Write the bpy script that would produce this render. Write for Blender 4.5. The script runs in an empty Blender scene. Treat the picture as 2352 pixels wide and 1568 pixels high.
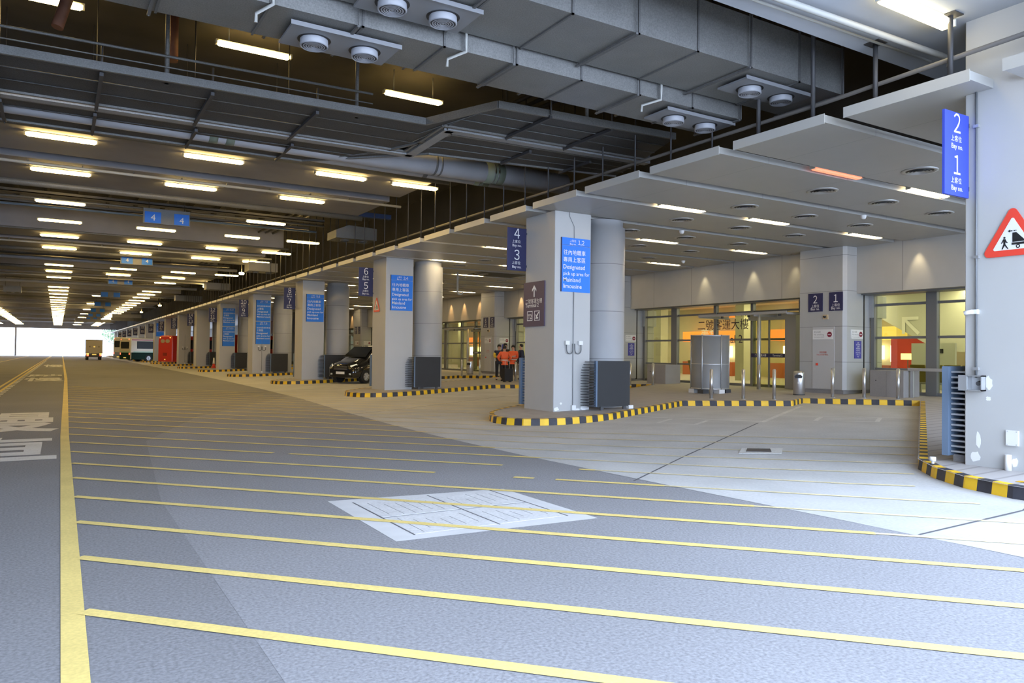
import bpy, bmesh, math, random
from mathutils import Vector, Matrix, Quaternion
from mathutils.geometry import tessellate_polygon
random.seed(7)
S = bpy.context.scene
COL = S.collection
PI = math.pi

# ------------------------------------------------------------ camera
EYE = Vector((0.0, 0.0, 1.65))
YAW, PITCH, ROLL, FPX = 0.545, 0.0165, 0.0116, 1722.0
fwd = Vector((math.sin(YAW)*math.cos(PITCH), math.cos(YAW)*math.cos(PITCH), math.sin(PITCH)))
r0 = Vector((math.cos(YAW), -math.sin(YAW), 0)); u0 = r0.cross(fwd)
rgt = r0*math.cos(ROLL) + u0*math.sin(ROLL); upv = u0*math.cos(ROLL) - r0*math.sin(ROLL)
cd = bpy.data.cameras.new('camera'); cam = bpy.data.objects.new('camera', cd); COL.objects.link(cam)
cd.sensor_width = 36.0; cd.lens = 36.0*FPX/2352.0; cd.clip_end = 2000; cd.clip_start = 0.1
cam.matrix_world = Matrix(((rgt.x, upv.x, -fwd.x, EYE.x), (rgt.y, upv.y, -fwd.y, EYE.y), (rgt.z, upv.z, -fwd.z, EYE.z), (0, 0, 0, 1)))
S.camera = cam
# ------------------------------------------------------------ view, world
vs = S.view_settings
vs.view_transform = 'Standard'; vs.look = 'None'; vs.gamma = 1.0; vs.use_curve_mapping = False
vs.exposure = 0.88
SKY = 6.3
W = bpy.data.worlds.new('world'); S.world = W; W.use_nodes = True
wb = W.node_tree.nodes['Background']; wb.inputs[0].default_value = (0.64, 0.77, 1.0, 1); wb.inputs[1].default_value = SKY
LAMP = 30.0
try:
    S.cycles.max_bounces = 6; S.cycles.diffuse_bounces = 3; S.cycles.glossy_bounces = 3; S.cycles.transparent_max_bounces = 10
    S.cycles.transmission_bounces = 3; S.cycles.sample_clamp_indirect = 4.0; S.cycles.caustics_reflective = False; S.cycles.caustics_refractive = False
    S.cycles.use_denoising = True; S.cycles.use_adaptive_sampling = True; S.cycles.adaptive_threshold = 0.02
except Exception: pass

# ------------------------------------------------------------ materials
MATS = {}
def mat(name, col, rough=0.6, metal=0.0, var=0.0, scale=3.0, emit=None, strength=0.0, fine=0.0, fscale=60.0, bump=0.0, spec=0.5, coat=0.0, stretch=None):
    if name in MATS: return MATS[name]
    m = bpy.data.materials.new(name); m.use_nodes = True; MATS[name] = m
    nt = m.node_tree; N = nt.nodes; L = nt.links; b = N['Principled BSDF']
    c = (col[0], col[1], col[2], 1)
    b.inputs['Base Color'].default_value = c; b.inputs['Roughness'].default_value = rough; b.inputs['Metallic'].default_value = metal
    b.inputs['Specular IOR Level'].default_value = spec
    if coat: b.inputs['Coat Weight'].default_value = coat
    if emit:
        b.inputs['Emission Color'].default_value = (emit[0], emit[1], emit[2], 1); b.inputs['Emission Strength'].default_value = strength
    last = None
    if var or fine or bump:
        tc = N.new('ShaderNodeNewGeometry'); src = tc.outputs['Position']
        if stretch:
            mp = N.new('ShaderNodeMapping'); mp.inputs['Scale'].default_value = stretch; L.new(src, mp.inputs[0]); src = mp.outputs[0]
        for amt, sc, det in ((var, scale, 5), (fine, fscale, 2)):
            if not amt: continue
            n = N.new('ShaderNodeTexNoise'); n.inputs['Scale'].default_value = sc; n.inputs['Detail'].default_value = det
            L.new(src, n.inputs['Vector'])
            mr = N.new('ShaderNodeMapRange'); mr.inputs[1].default_value = 0.25; mr.inputs[2].default_value = 0.75
            mr.inputs[3].default_value = 1-amt; mr.inputs[4].default_value = 1+amt
            L.new(n.outputs['Fac'], mr.inputs[0])
            vm = N.new('ShaderNodeVectorMath'); vm.operation = 'SCALE'
            if last is None: vm.inputs[0].default_value = col[:3]
            else: L.new(last, vm.inputs[0])
            L.new(mr.outputs[0], vm.inputs['Scale']); last = vm.outputs[0]
        if last is not None: L.new(last, b.inputs['Base Color'])
        if bump:
            n = N.new('ShaderNodeTexNoise'); n.inputs['Scale'].default_value = fscale; n.inputs['Detail'].default_value = 2
            L.new(src, n.inputs['Vector']); bp = N.new('ShaderNodeBump'); bp.inputs['Strength'].default_value = bump; bp.inputs['Distance'].default_value = 0.01
            L.new(n.outputs['Fac'], bp.inputs['Height']); L.new(bp.outputs[0], b.inputs['Normal'])
    return m
def joint_mat(name, col, axis, pitch, width, dark=0.45, rough=0.5, var=0.04, offset=0.0, metal=0.0):
    """a surface of equal sheets: thin dark joints every `pitch` along one axis"""
    if name in MATS: return MATS[name]
    m = mat(name, col, rough, metal, var, 2.0)
    nt = m.node_tree; N = nt.nodes; L = nt.links; b = N['Principled BSDF']
    prev = b.inputs['Base Color'].links[0].from_socket
    g = N.new('ShaderNodeNewGeometry'); sp = N.new('ShaderNodeSeparateXYZ'); L.new(g.outputs['Position'], sp.inputs[0])
    def M(op, a, v=None):
        n = N.new('ShaderNodeMath'); n.operation = op
        L.new(a, n.inputs[0])
        if v is not None: n.inputs[1].default_value = v
        return n.outputs[0]
    acc = None
    for ax, pt in zip(axis, pitch if isinstance(pitch, (list, tuple)) else [pitch]):
        f = M('FLOORED_MODULO', M('ADD', sp.outputs['XYZ'.index(ax)], offset), pt)
        k = M('LESS_THAN', f, width)
        if acc is None: acc = k
        else:
            n = N.new('ShaderNodeMath'); n.operation = 'MAXIMUM'; L.new(acc, n.inputs[0]); L.new(k, n.inputs[1]); acc = n.outputs[0]
    mx = N.new('ShaderNodeMix'); mx.data_type = 'RGBA'; L.new(acc, mx.inputs[0]); L.new(prev, mx.inputs[6])
    mx.inputs[7].default_value = (col[0]*dark, col[1]*dark, col[2]*dark, 1)
    L.new(mx.outputs[2], b.inputs['Base Color'])
    return m
def glass_mat(name, tint, trans=0.85, rough=0.03):
    if name in MATS: return MATS[name]
    m = bpy.data.materials.new(name); m.use_nodes = True; MATS[name] = m
    nt = m.node_tree; N = nt.nodes; L = nt.links
    for n in list(N): N.remove(n)
    o = N.new('ShaderNodeOutputMaterial'); t = N.new('ShaderNodeBsdfTransparent'); g = N.new('ShaderNodeBsdfGlossy'); mx = N.new('ShaderNodeMixShader')
    t.inputs[0].default_value = (tint[0]*trans, tint[1]*trans, tint[2]*trans, 1); g.inputs['Roughness'].default_value = rough
    g.inputs['Color'].default_value = (0.9, 0.9, 0.9, 1)
    fr = N.new('ShaderNodeFresnel'); ge = N.new('ShaderNodeNewGeometry'); ma = N.new('ShaderNodeMath'); ma.operation = 'MULTIPLY_ADD'
    L.new(ge.outputs['Backfacing'], ma.inputs[0]); ma.inputs[1].default_value = 1/1.5-1.5; ma.inputs[2].default_value = 1.5; L.new(ma.outputs[0], fr.inputs[0])
    L.new(fr.outputs[0], mx.inputs[0]); L.new(t.outputs[0], mx.inputs[1]); L.new(g.outputs[0], mx.inputs[2]); L.new(mx.outputs[0], o.inputs[0])
    return m
DAY = (1, 1, 1)
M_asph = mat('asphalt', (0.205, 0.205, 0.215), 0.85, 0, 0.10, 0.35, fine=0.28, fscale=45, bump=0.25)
M_asph_pale = mat('asphalt_pale', (0.25, 0.25, 0.262), 0.85, 0, 0.10, 0.35, fine=0.28, fscale=45, bump=0.25)
M_conc_road = mat('concrete_road', (0.50, 0.50, 0.49), 0.8, 0, 0.14, 0.8, fine=0.08, fscale=25)
M_pave = mat('paving', (0.36, 0.335, 0.32), 0.8, 0, 0.08, 1.0, fine=0.10, fscale=30)
M_pave_joint = joint_mat('paving_strips', (0.40, 0.375, 0.36), 'Y', 0.30, 0.05, 0.72, 0.8, 0.06)
M_yel = mat('yellow_paint', (0.74, 0.58, 0.20), 0.7, 0, 0.10, 1.5, fine=0.1, fscale=40)
M_yel_faint = mat('yellow_paint_worn', (0.72, 0.62, 0.36), 0.7, 0, 0.15, 2.5, fine=0.15, fscale=30)
M_wht_paint = mat('white_paint', (0.66, 0.66, 0.64), 0.7, 0, 0.10, 2, fine=0.1, fscale=30)
M_wht_faint = mat('white_paint_worn', (0.62, 0.62, 0.60), 0.7, 0, 0.15, 2, fine=0.1, fscale=30)
M_kerb_y = mat('kerb_yellow', (0.85, 0.52, 0.02), 0.55, 0, 0.10, 4)
M_kerb_k = mat('kerb_black', (0.035, 0.035, 0.045), 0.6, 0, 0.3, 5)
M_kerb_top = mat('kerb_top', (0.40, 0.38, 0.35), 0.8, 0, 0.15, 3)
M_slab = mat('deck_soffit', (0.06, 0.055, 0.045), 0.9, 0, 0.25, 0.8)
M_beam = mat('beam_concrete', (0.24, 0.24, 0.265), 0.8, 0, 0.12, 0.9)
M_soffit = mat('painted_soffit', (0.42, 0.45, 0.50), 0.8, 0, 0.10, 0.7)
M_col = mat('column_paint', (0.46, 0.46, 0.45), 0.6, 0, 0.03, 1.2)
M_patch = mat('white_patch', (0.80, 0.80, 0.80), 0.6)
M_canopy = joint_mat('canopy_panel', (0.37, 0.365, 0.345), 'X', 2.4, 0.012, 0.6, 0.42, 0.03, 0.5)
M_fascia = mat('fascia_metal', (0.46, 0.45, 0.42), 0.45, 0, 0.03, 2)
M_clad = joint_mat('cladding', (0.43, 0.42, 0.395), 'Y', 2.29, 0.02, 0.5, 0.5, 0.03, 0.03)
M_pil = joint_mat('pilaster_cladding', (0.42, 0.42, 0.41), 'Z', 1.175, 0.016, 0.5, 0.45, 0.03, 0.85)
M_alu = mat('aluminium', (0.50, 0.51, 0.52), 0.42, 0.65, 0.05, 4)
M_roundcol = joint_mat('round_column_metal', (0.36, 0.37, 0.385), 'Z', 1.28, 0.016, 0.45, 0.42, 0.03, 1.02)
M_steel = mat('brushed_steel', (0.62, 0.62, 0.64), 0.28, 0.9, 0.05, 12)
M_galv = mat('galvanised_duct', (0.17, 0.17, 0.165), 0.5, 0.2, 0.10, 2.0, fine=0.22, fscale=55)
M_galv_d = mat('galvanised_dark', (0.12, 0.12, 0.12), 0.6, 0.2, 0.15, 2.0, fine=0.2, fscale=50)
M_pipe = mat('white_pipe', (0.36, 0.37, 0.40), 0.5, 0, 0.08, 2)
M_pipe_g = mat('green_band', (0.15, 0.18, 0.14), 0.6)
M_copper = mat('brown_pipe', (0.22, 0.09, 0.05), 0.6, 0, 0.2, 4)
M_wcond = mat('conduit_white', (0.38, 0.38, 0.36), 0.5)
M_dark = mat('dark_steel', (0.07, 0.07, 0.075), 0.6, 0.3, 0.1, 5)
M_mesh = mat('walkway_mesh', (0.07, 0.07, 0.07), 0.7, 0.2, 0.15, 2, fine=0.35, fscale=40)
M_guard = mat('guard_panel', (0.030, 0.031, 0.033), 0.75, 0, 0.05, 2)
M_guard_b = mat('guard_edge', (0.14, 0.20, 0.29), 0.6, 0.1)
M_lampbody = mat('lamp_body', (0.5, 0.5, 0.45), 0.6)
M_lamp = mat('lamp_tube', (0.9, 0.85, 0.6), 0.5, emit=(1.0, 0.68, 0.23), strength=LAMP)
M_lampn = mat('near_lamp_tube', (0.9, 0.85, 0.6), 0.5, emit=(1.0, 0.82, 0.45), strength=5.5)
M_lampc = mat('canopy_lamp_tube', (0.9, 0.85, 0.6), 0.5, emit=(1.0, 0.76, 0.42), strength=15)
M_lampr = mat('failing_tube', (0.7, 0.3, 0.2), 0.5, emit=(1.0, 0.22, 0.11), strength=0.9)
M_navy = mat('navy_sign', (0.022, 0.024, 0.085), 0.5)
M_navy_day = mat('navy_sign_daylit', (0.045, 0.075, 0.48), 0.5)  # brighter copy of the navy, daylight put into the colour
M_blue = mat('bright_blue_sign', (0.012, 0.19, 0.78), 0.5)
M_purple = mat('plum_sign', (0.085, 0.06, 0.10), 0.5)
M_letter = mat('white_lettering', (0.80, 0.80, 0.80), 0.5)
M_red = mat('red_paint', (0.75, 0.06, 0.035), 0.5)
M_white = mat('white_plate', (0.75, 0.75, 0.74), 0.5)
M_blk = mat('black', (0.012, 0.012, 0.014), 0.5)
M_maroon = mat('maroon', (0.22, 0.01, 0.04), 0.5)
M_stone = mat('granite', (0.29, 0.275, 0.27), 0.6, 0, 0.06, 3, fine=0.1, fscale=60)
M_glass = glass_mat('facade_glass', (0.97, 0.98, 0.80), 0.93)
M_glass_dk = glass_mat('dark_vehicle_glass', (0.25, 0.28, 0.28), 0.5)

# ------------------------------------------------------------ geometry helpers
TXT = {}
def text_geo(s, size=1.0, bold=0.0):
    key = (s, bold)
    if key not in TXT:
        c = bpy.data.curves.new('t', 'FONT'); c.body = s; c.size = 1.0; c.offset = bold; c.resolution_u = 3
        o = bpy.data.objects.new('t', c); COL.objects.link(o)
        dg = bpy.context.evaluated_depsgraph_get(); dg.update()
        me = bpy.data.meshes.new_from_object(o.evaluated_get(dg))
        vs_ = [(v.co.x, v.co.y) for v in me.vertices]; fs = [tuple(p.vertices) for p in me.polygons]
        bpy.data.objects.remove(o); bpy.data.curves.remove(c); bpy.data.meshes.remove(me)
        TXT[key] = (vs_, fs)
    vs_, fs = TXT[key]
    return [(x*size, y*size) for x, y in vs_], fs
def digits_geo(st, size, gap=.07):
    """numerals from the wide glyph set, set close together"""
    X_ = 0.0; V_ = []; F_ = []
    for ch in st:
        v2, fs = text_geo(chr(0xFF10+int(ch)) if ch.isdigit() else ch, 1.0)
        lo = min(p[0] for p in v2); hi = max(p[0] for p in v2); b = len(V_)
        V_ += [((p[0]-lo+X_)*size, p[1]*size) for p in v2]; F_ += [tuple(b+i for i in f) for f in fs]
        X_ += hi-lo+gap
    return V_, F_
class MB:
    def digits(s, st, size, o, ux, uy=(0, 0, 1), align='C', squeeze=1.0):
        v2, fs = digits_geo(st, size); o, ux, uy = Vector(o), Vector(ux), Vector(uy); w = max(p[0] for p in v2)
        off = -w/2 if align == 'C' else 0
        return s.add([o+ux*((p[0]+off)*squeeze)+uy*p[1] for p in v2], fs)
    def __init__(s): s.v = []; s.f = []; s.m = []; s.sm = []
    def add(s, vs_, fs, m=0, smooth=False):
        b = len(s.v); s.v += [tuple(v) for v in vs_]
        for f in fs: s.f.append([b+i for i in f]); s.m.append(m); s.sm.append(smooth)
        return s
    def box(s, x0, x1, y0, y1, z0, z1, m=0):
        return s.add([(x0,y0,z0),(x1,y0,z0),(x1,y1,z0),(x0,y1,z0),(x0,y0,z1),(x1,y0,z1),(x1,y1,z1),(x0,y1,z1)],
                     [(0,3,2,1),(4,5,6,7),(0,1,5,4),(1,2,6,5),(2,3,7,6),(3,0,4,7)], m)
    def prism(s, poly, z0, z1, m=0, mside=None):
        n = len(poly); vs_ = [(p[0], p[1], z0) for p in poly]+[(p[0], p[1], z1) for p in poly]
        s.add(vs_, [tuple(range(n))[::-1], tuple(range(n, 2*n))], m)
        s.add(vs_, [(i, (i+1) % n, n+(i+1) % n, n+i) for i in range(n)], m if mside is None else mside)
        return s
    def extr(s, poly, o, ux, uy, w, m=0):
        """polygon in the plane (ux, uy) at o, thickness along vector w"""
        o, ux, uy, w = map(Vector, (o, ux, uy, w)); n = len(poly)
        a = [o+ux*p[0]+uy*p[1] for p in poly]; b = [p+w for p in a]
        s.add(a+b, [tuple(range(n))[::-1], tuple(range(n, 2*n))]+[(i, (i+1) % n, n+(i+1) % n, n+i) for i in range(n)], m); return s
    def cyl(s, p0, p1, r, n=12, r2=None, m=0, cap=True, smooth=True):
        p0, p1 = Vector(p0), Vector(p1); d = (p1-p0); r2 = r if r2 is None else r2
        if d.length < 1e-6: return s
        d.normalize(); a = d.orthogonal().normalized(); b = d.cross(a)
        vs_ = []
        for p, rr in ((p0, r), (p1, r2)):
            for i in range(n):
                t = 2*PI*i/n; vs_.append(p+a*(rr*math.cos(t))+b*(rr*math.sin(t)))
        s.add(vs_, [(i, (i+1) % n, n+(i+1) % n, n+i) for i in range(n)], m, smooth)
        if cap: s.add(vs_, [tuple(range(n))[::-1], tuple(range(n, 2*n))], m)
        return s
    def tube(s, pts, r, n=8, m=0):
        P = [Vector(p) for p in pts]; rings = []
        ref = None
        for i, p in enumerate(P):
            d = (P[min(i+1, len(P)-1)]-P[max(i-1, 0)]).normalized()
            if ref is None: ref = d.orthogonal().normalized()
            a = (ref-d*ref.dot(d)).normalized(); ref = a; b = d.cross(a)
            rings.append([p+a*(r*math.cos(2*PI*k/n))+b*(r*math.sin(2*PI*k/n)) for k in range(n)])
        return s.loft(rings, m)
    def loft(s, rings, m=0, cap=True, smooth=True):
        n = len(rings[0]); vs_ = [v for r in rings for v in r]; fs = []
        for i in range(len(rings)-1):
            for k in range(n): fs.append((i*n+k, i*n+(k+1) % n, (i+1)*n+(k+1) % n, (i+1)*n+k))
        s.add(vs_, fs, m, smooth)
        if cap: s.add(vs_, [tuple(range(n))[::-1], tuple(range((len(rings)-1)*n, len(rings)*n))], m)
        return s
    def lathe(s, prof, c, n=20, m=0, cap=False):
        rings = [[(c[0]+r*math.cos(2*PI*k/n), c[1]+r*math.sin(2*PI*k/n), c[2]+z) for k in range(n)] for r, z in prof]
        return s.loft(rings, m, cap)
    def text(s, st, size, o, ux, uy=(0, 0, 1), m=0, align='L', squeeze=1.0, bold=0.0, lift=0.0):
        v2, fs = text_geo(st, size, bold)
        if not v2: return s
        o, ux, uy = Vector(o), Vector(ux), Vector(uy)
        xs = [p[0] for p in v2]; w = max(xs)-min(xs)
        off = -min(xs) if align == 'L' else (-(min(xs)+w/2) if align == 'C' else -max(xs))
        nrm = ux.cross(uy).normalized()*lift
        return s.add([o+ux*((p[0]+off)*squeeze)+uy*p[1]+nrm for p in v2], fs, m)
    def textw(s, st, width, o, ux, uy=(0, 0, 1), m=0, align='L', hmax=None, bold=0.0, lift=0.0):
        """a line of text fitted to a width"""
        v2, _ = text_geo(st, 1.0, bold); xs = [p[0] for p in v2]; size = width/(max(xs)-min(xs)); sq = 1.0
        if hmax and size > hmax: size = hmax
        return s.text(st, size, o, ux, uy, m, align, 1.0, bold, lift)
    def build(s, name, mats, parent=None, kind=None, local=False):
        me = bpy.data.meshes.new(name)
        if not isinstance(mats, (list, tuple)): mats = [mats]
        V = [Vector(v) for v in s.v]
        if parent is not None:
            off = Vector((0, 0, 0)) if local else wloc(parent)
            loc = Vector((0, 0, 0))
        else:
            lo = [min(v[i] for v in V) for i in range(3)]; hi = [max(v[i] for v in V) for i in range(3)]
            off = Vector(((lo[0]+hi[0])/2, (lo[1]+hi[1])/2, lo[2])); loc = off
            if local: off = Vector((0, 0, 0)); loc = off
        me.from_pydata([v-off for v in V], [], s.f)
        for i, p in enumerate(me.polygons):
            p.material_index = s.m[i]; p.use_smooth = s.sm[i]
        for m in mats: me.materials.append(m)
        bm = bmesh.new(); bm.from_mesh(me); bmesh.ops.remove_doubles(bm, verts=bm.verts, dist=1e-5) if len(V) < 6000 else None
        if not name.startswith('lettering'): bmesh.ops.recalc_face_normals(bm, faces=bm.faces)
        bm.to_mesh(me); bm.free()
        o = bpy.data.objects.new(name, me); COL.objects.link(o)
        if parent is not None: o.parent = parent
        else: o.location = loc
        if kind: o['kind'] = kind
        return o
def wloc(o):
    v = Vector(o.location)
    while o.parent is not None: o = o.parent; v += Vector(o.location)
    return v
def tag(o, label=None, cat=None, group=None, kind=None):
    if label: o['label'] = label
    if cat: o['category'] = cat
    if group: o['group'] = group
    if kind: o['kind'] = kind
    return o
def thing(name, label, cat, loc=(0, 0, 0), rz=0, group=None, kind=None):
    o = bpy.data.objects.new(name, None); COL.objects.link(o); o.location = loc; o.rotation_euler = (0, 0, rz)
    o.empty_display_size = 0.2
    return tag(o, label, cat, group, kind)
def dup(root, loc, label=None, rz=None, group=None):
    r = root.copy(); COL.objects.link(r); r.location = loc
    if rz is not None: r.rotation_euler = (0, 0, rz)
    if label: r['label'] = label
    if group: r['group'] = group
    for ch in root.children:
        c = ch.copy(); COL.objects.link(c); c.parent = r
        for g in ch.children:
            d = g.copy(); COL.objects.link(d); d.parent = c
    return r
def struct(mb, name, mats, label=None, cat=None):
    return tag(mb.build(name, mats), label, cat, None, 'structure')
ORD = ['first', 'second', 'third', 'fourth', 'fifth', 'sixth', 'seventh', 'eighth', 'ninth', 'tenth', 'eleventh', 'twelfth', 'thirteenth', 'fourteenth',
       'fifteenth', 'sixteenth', 'seventeenth', 'eighteenth', 'nineteenth', 'twentieth']

# ------------------------------------------------------------ layout constants
SX, SL = 8.8, 0.0225
def zr(x): return max(0.0, x-SX)*SL
def zs(x): return zr(x)+0.15
PITCHY = 11.46
CX0, CX1 = 10.77, 11.91          # rectangular columns
def cy1(n): return 17.10+PITCHY*n
CANZ = 5.32
FX = 22.6                        # facade plane
YEND = 200.0
# ============================================================ SETTING
mb = MB(); mb.add([(-60,-8,0),(0.1,-8,0),(0.1,420,0),(-60,420,0)], [(0,1,2,3)])
mb.add([(0.1,-8,0),(SX,-8,0),(SX,420,0),(0.1,420,0)], [(0,1,2,3)])
mb.add([(SX,-8,0),(40,-8,zr(40)),(40,420,zr(40)),(SX,420,0)], [(0,1,2,3)])
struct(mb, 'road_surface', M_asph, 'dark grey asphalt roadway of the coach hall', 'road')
# lighter-toned asphalt strip of the pick-up lane
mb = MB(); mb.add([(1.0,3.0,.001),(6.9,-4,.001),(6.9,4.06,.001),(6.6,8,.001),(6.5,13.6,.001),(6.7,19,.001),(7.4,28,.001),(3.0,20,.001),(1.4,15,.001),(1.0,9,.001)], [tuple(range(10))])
struct(mb, 'road_patch', M_asph_pale, 'paler worn asphalt of the pick-up lane', 'road')
# pale concrete apron, from the lane edge to the bays
edge = [(6.93,-6),(6.93,3.15),(6.85,4.8),(6.66,7.57),(6.52,10.4),(6.49,13.6),(6.57,16.1),(6.77,19.7),(7.31,26.3),(7.61,33.5),(7.84,42.6),(8.0,60),(8.2,200)]
mb = MB()
for (x0, y0), (x1, y1) in zip(edge[:-1], edge[1:]):
    mb.add([(x0,y0,.002),(SX,y0,.002),(SX,y1,.002),(x1,y1,.002)], [(0,1,2,3)])
    mb.add([(SX,y0,.002),(24,y0,.002+zr(24)),(24,y1,.002+zr(24)),(SX,y1,.002)], [(0,1,2,3)])
struct(mb, 'concrete_apron', M_conc_road, 'pale concrete apron in front of the pick-up bays', 'road')
# slab joints
mb = MB()
def strip(mb, a, b, w, z=0.003, m=0):
    a = Vector((a[0], a[1], 0)); b = Vector((b[0], b[1], 0)); d = (b-a).normalized(); n = Vector((-d.y, d.x, 0))*(w/2)
    ps = [a-n, b-n, b+n, a+n]; mb.add([(p.x, p.y, z+zr(p.x)) for p in ps], [(0,1,2,3)], m)
for n in range(-1, 6):
    o = PITCHY*n
    strip(mb, (6.5, 7.6+o+(-3.1 if n == -1 else 0)), (8.8, 9.05+o), .03); strip(mb, (8.8, 9.05+o), (13.9, 11.9+o), .035)
strip(mb, (6.93, 4.04), (9.06, 4.12), .03); strip(mb, (9.06, 4.12), (12, 4.9), .03)
struct(mb, 'concrete_joint', mat('joint_tar', (0.10, 0.10, 0.11), 0.8), 'dark joint lines between the concrete slabs', 'road joint')

# ---- sidewalk islands: saw-tooth kerb line, repeated every column bay
TIP = [(11.6,14.42),(10.8,14.22),(10.08,14.17),(9.55,14.28),(9.15,14.55),(8.92,15.0),(8.90,15.5),(9.05,15.95),(9.4,16.6),(9.95,17.2),(10.64,17.73)]
def island_pts(n):
    o = PITCHY*n; tip = TIP
    dx = {-1: .88, 0: 0.0}.get(n, .35)
    pts = [(15.95,16.45+o)]
    for i, (x, y) in enumerate(tip):
        w = max(0, 1-abs(i-5)/5.0) if n != -1 else max(0, 1-abs(i-5)/5.5)
        pts.append((x+dx*w, y+o))
    pts += [(21.3,23.86+o)]
    return pts
def arc_len(pts): return [((Vector(b)-Vector(a)).length) for a, b in zip(pts[:-1], pts[1:])]
NCOL = 16
line = []
for n in range(-1, NCOL):
    o = PITCHY*n
    line += island_pts(n) + [(19.5, 26.46+o), (18.4, 25.96+o)]
line += [(15.95, 16.45+PITCHY*NCOL)]
start = [(10.3, -6.0), (10.2, 4.2)]
kl = start + [p for p in line if not (p[1] < 4.6 and p[0] > 10.0)]
# smooth walkway polygon
poly = kl + [(FX+8, kl[-1][1]), (FX+8, -6)]
tri = tessellate_polygon([[Vector((x, y, 0)) for x, y in poly]])
mb = MB(); mb.add([(x, y, zs(x)) for x, y in poly], [tuple(t) for t in tri])
o = struct(mb, 'sidewalk', M_pave_joint, 'grey paved sidewalk with strip pattern around the columns', 'sidewalk')
# kerb stones
def kerb(pts, label, seg=0.21, phase=0):
    mb = MB(); P = [Vector((p[0], p[1], 0)) for p in pts]
    fine = []
    acc = 0.0; cut = seg; cur = [P[0]]; k = phase; wdt = .13
    def off(i):  # outward normals per vertex
        a = P[max(i-1, 0)]; b = P[min(i+1, len(P)-1)]
        d = (b-a).normalized(); return Vector((-d.y, d.x, 0))
    inn = [P[i]+ (-1)*off(i)*wdt*(-1) for i in range(len(P))]
    # walk
    for i in range(len(P)-1):
        a, b = P[i], P[i+1]; na, nb = off(i), off(i+1); L_ = (b-a).length; pos = 0.0
        while pos < L_-1e-6:
            step = min(cut-acc, L_-pos); t0, t1 = pos/L_, (pos+step)/L_
            p0, p1 = a.lerp(b, t0), a.lerp(b, t1); n0, n1 = na.lerp(nb, t0), na.lerp(nb, t1)
            q0, q1 = p0-n0*wdt, p1-n1*wdt
            m = k % 2; sl = 0.02
            c0, c1 = p0-n0*sl, p1-n1*sl
            z0 = lambda v: zr(v.x)
            zt = .155
            mb.add([(p0.x,p0.y,z0(p0)),(p1.x,p1.y,z0(p1)),(c1.x,c1.y,z0(c1)+zt),(c0.x,c0.y,z0(c0)+zt)], [(0,1,2,3)], m)
            mb.add([(c0.x,c0.y,z0(c0)+zt),(c1.x,c1.y,z0(c1)+zt),(q1.x,q1.y,z0(q1)+zt),(q0.x,q0.y,z0(q0)+zt)], [(0,1,2,3)], m)
            pos += step; acc += step
            if acc >= cut-1e-6: acc = 0.0; k += 1
    return struct(mb, 'kerb', [M_kerb_y, M_kerb_k, M_kerb_top], label, 'kerb')
# (outward = towards the road, left of travel direction)
where = ['around the nearest column', 'around the column with the arrow sign', 'around the column beside the black van', 'around the column past the black van']
for n in range(-1, NCOL):
    pts = island_pts(n)
    if n == -1: pts = [(10.3,-6.0),(10.2,4.2),(10.05,4.6)]+pts[4:]
    if n >= 0:
        o = PITCHY*(n-1); prev_end = (21.3, 23.86+o)
        pts = [prev_end, (19.5,26.46+o), (18.4,25.96+o)] + pts
    kerb(pts, 'yellow and black painted kerb '+(where[n+1] if n < 3 else 'round island beyond the van, %s along' % ORD[min(n-3, 19)]))

# ---- painted markings
mb = MB()
mb.add([(.02,-4,.004),(.14,-4,.004),(.22,16.6,.004),(.08,16.6,.004)], [(0,1,2,3)])
mb.add([(.08,16.6,.004),(.22,16.6,.004),(.50,47.6,.004),(.36,47.6,.004)], [(0,1,2,3)])
mb.add([(.36,47.6,.004),(.50,47.6,.004),(1.1,190,.004),(.95,190,.004)], [(0,1,2,3)])
struct(mb, 'lane_line', M_yel, 'thick continuous yellow line along the lane', 'road marking')
mb = MB()
for x in (-2.16, -1.93):
    mb.add([(x,25,.004),(x+.11,25,.004),(x+.95,190,.004),(x+.84,190,.004)], [(0,1,2,3)])
mb.add([(-6.0,60,.004),(-5.88,60,.004),(-5.1,190,.004),(-5.25,190,.004)], [(0,1,2,3)])
struct(mb, 'double_yellow_line', M_yel, 'double yellow lines at the left of the hall', 'road marking')
mb = MB()
y = 26.0
while y < 120:
    x = -1.78+(y-33)*.0055; mb.add([(x,y,.004),(x+.16,y,.004),(x+.17,y+.75,.004),(x+.01,y+.75,.004)], [(0,1,2,3)]); y += 1.5
struct(mb, 'white_dashes', M_wht_paint, 'white dashes beside the double yellow lines', 'road marking')
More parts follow.
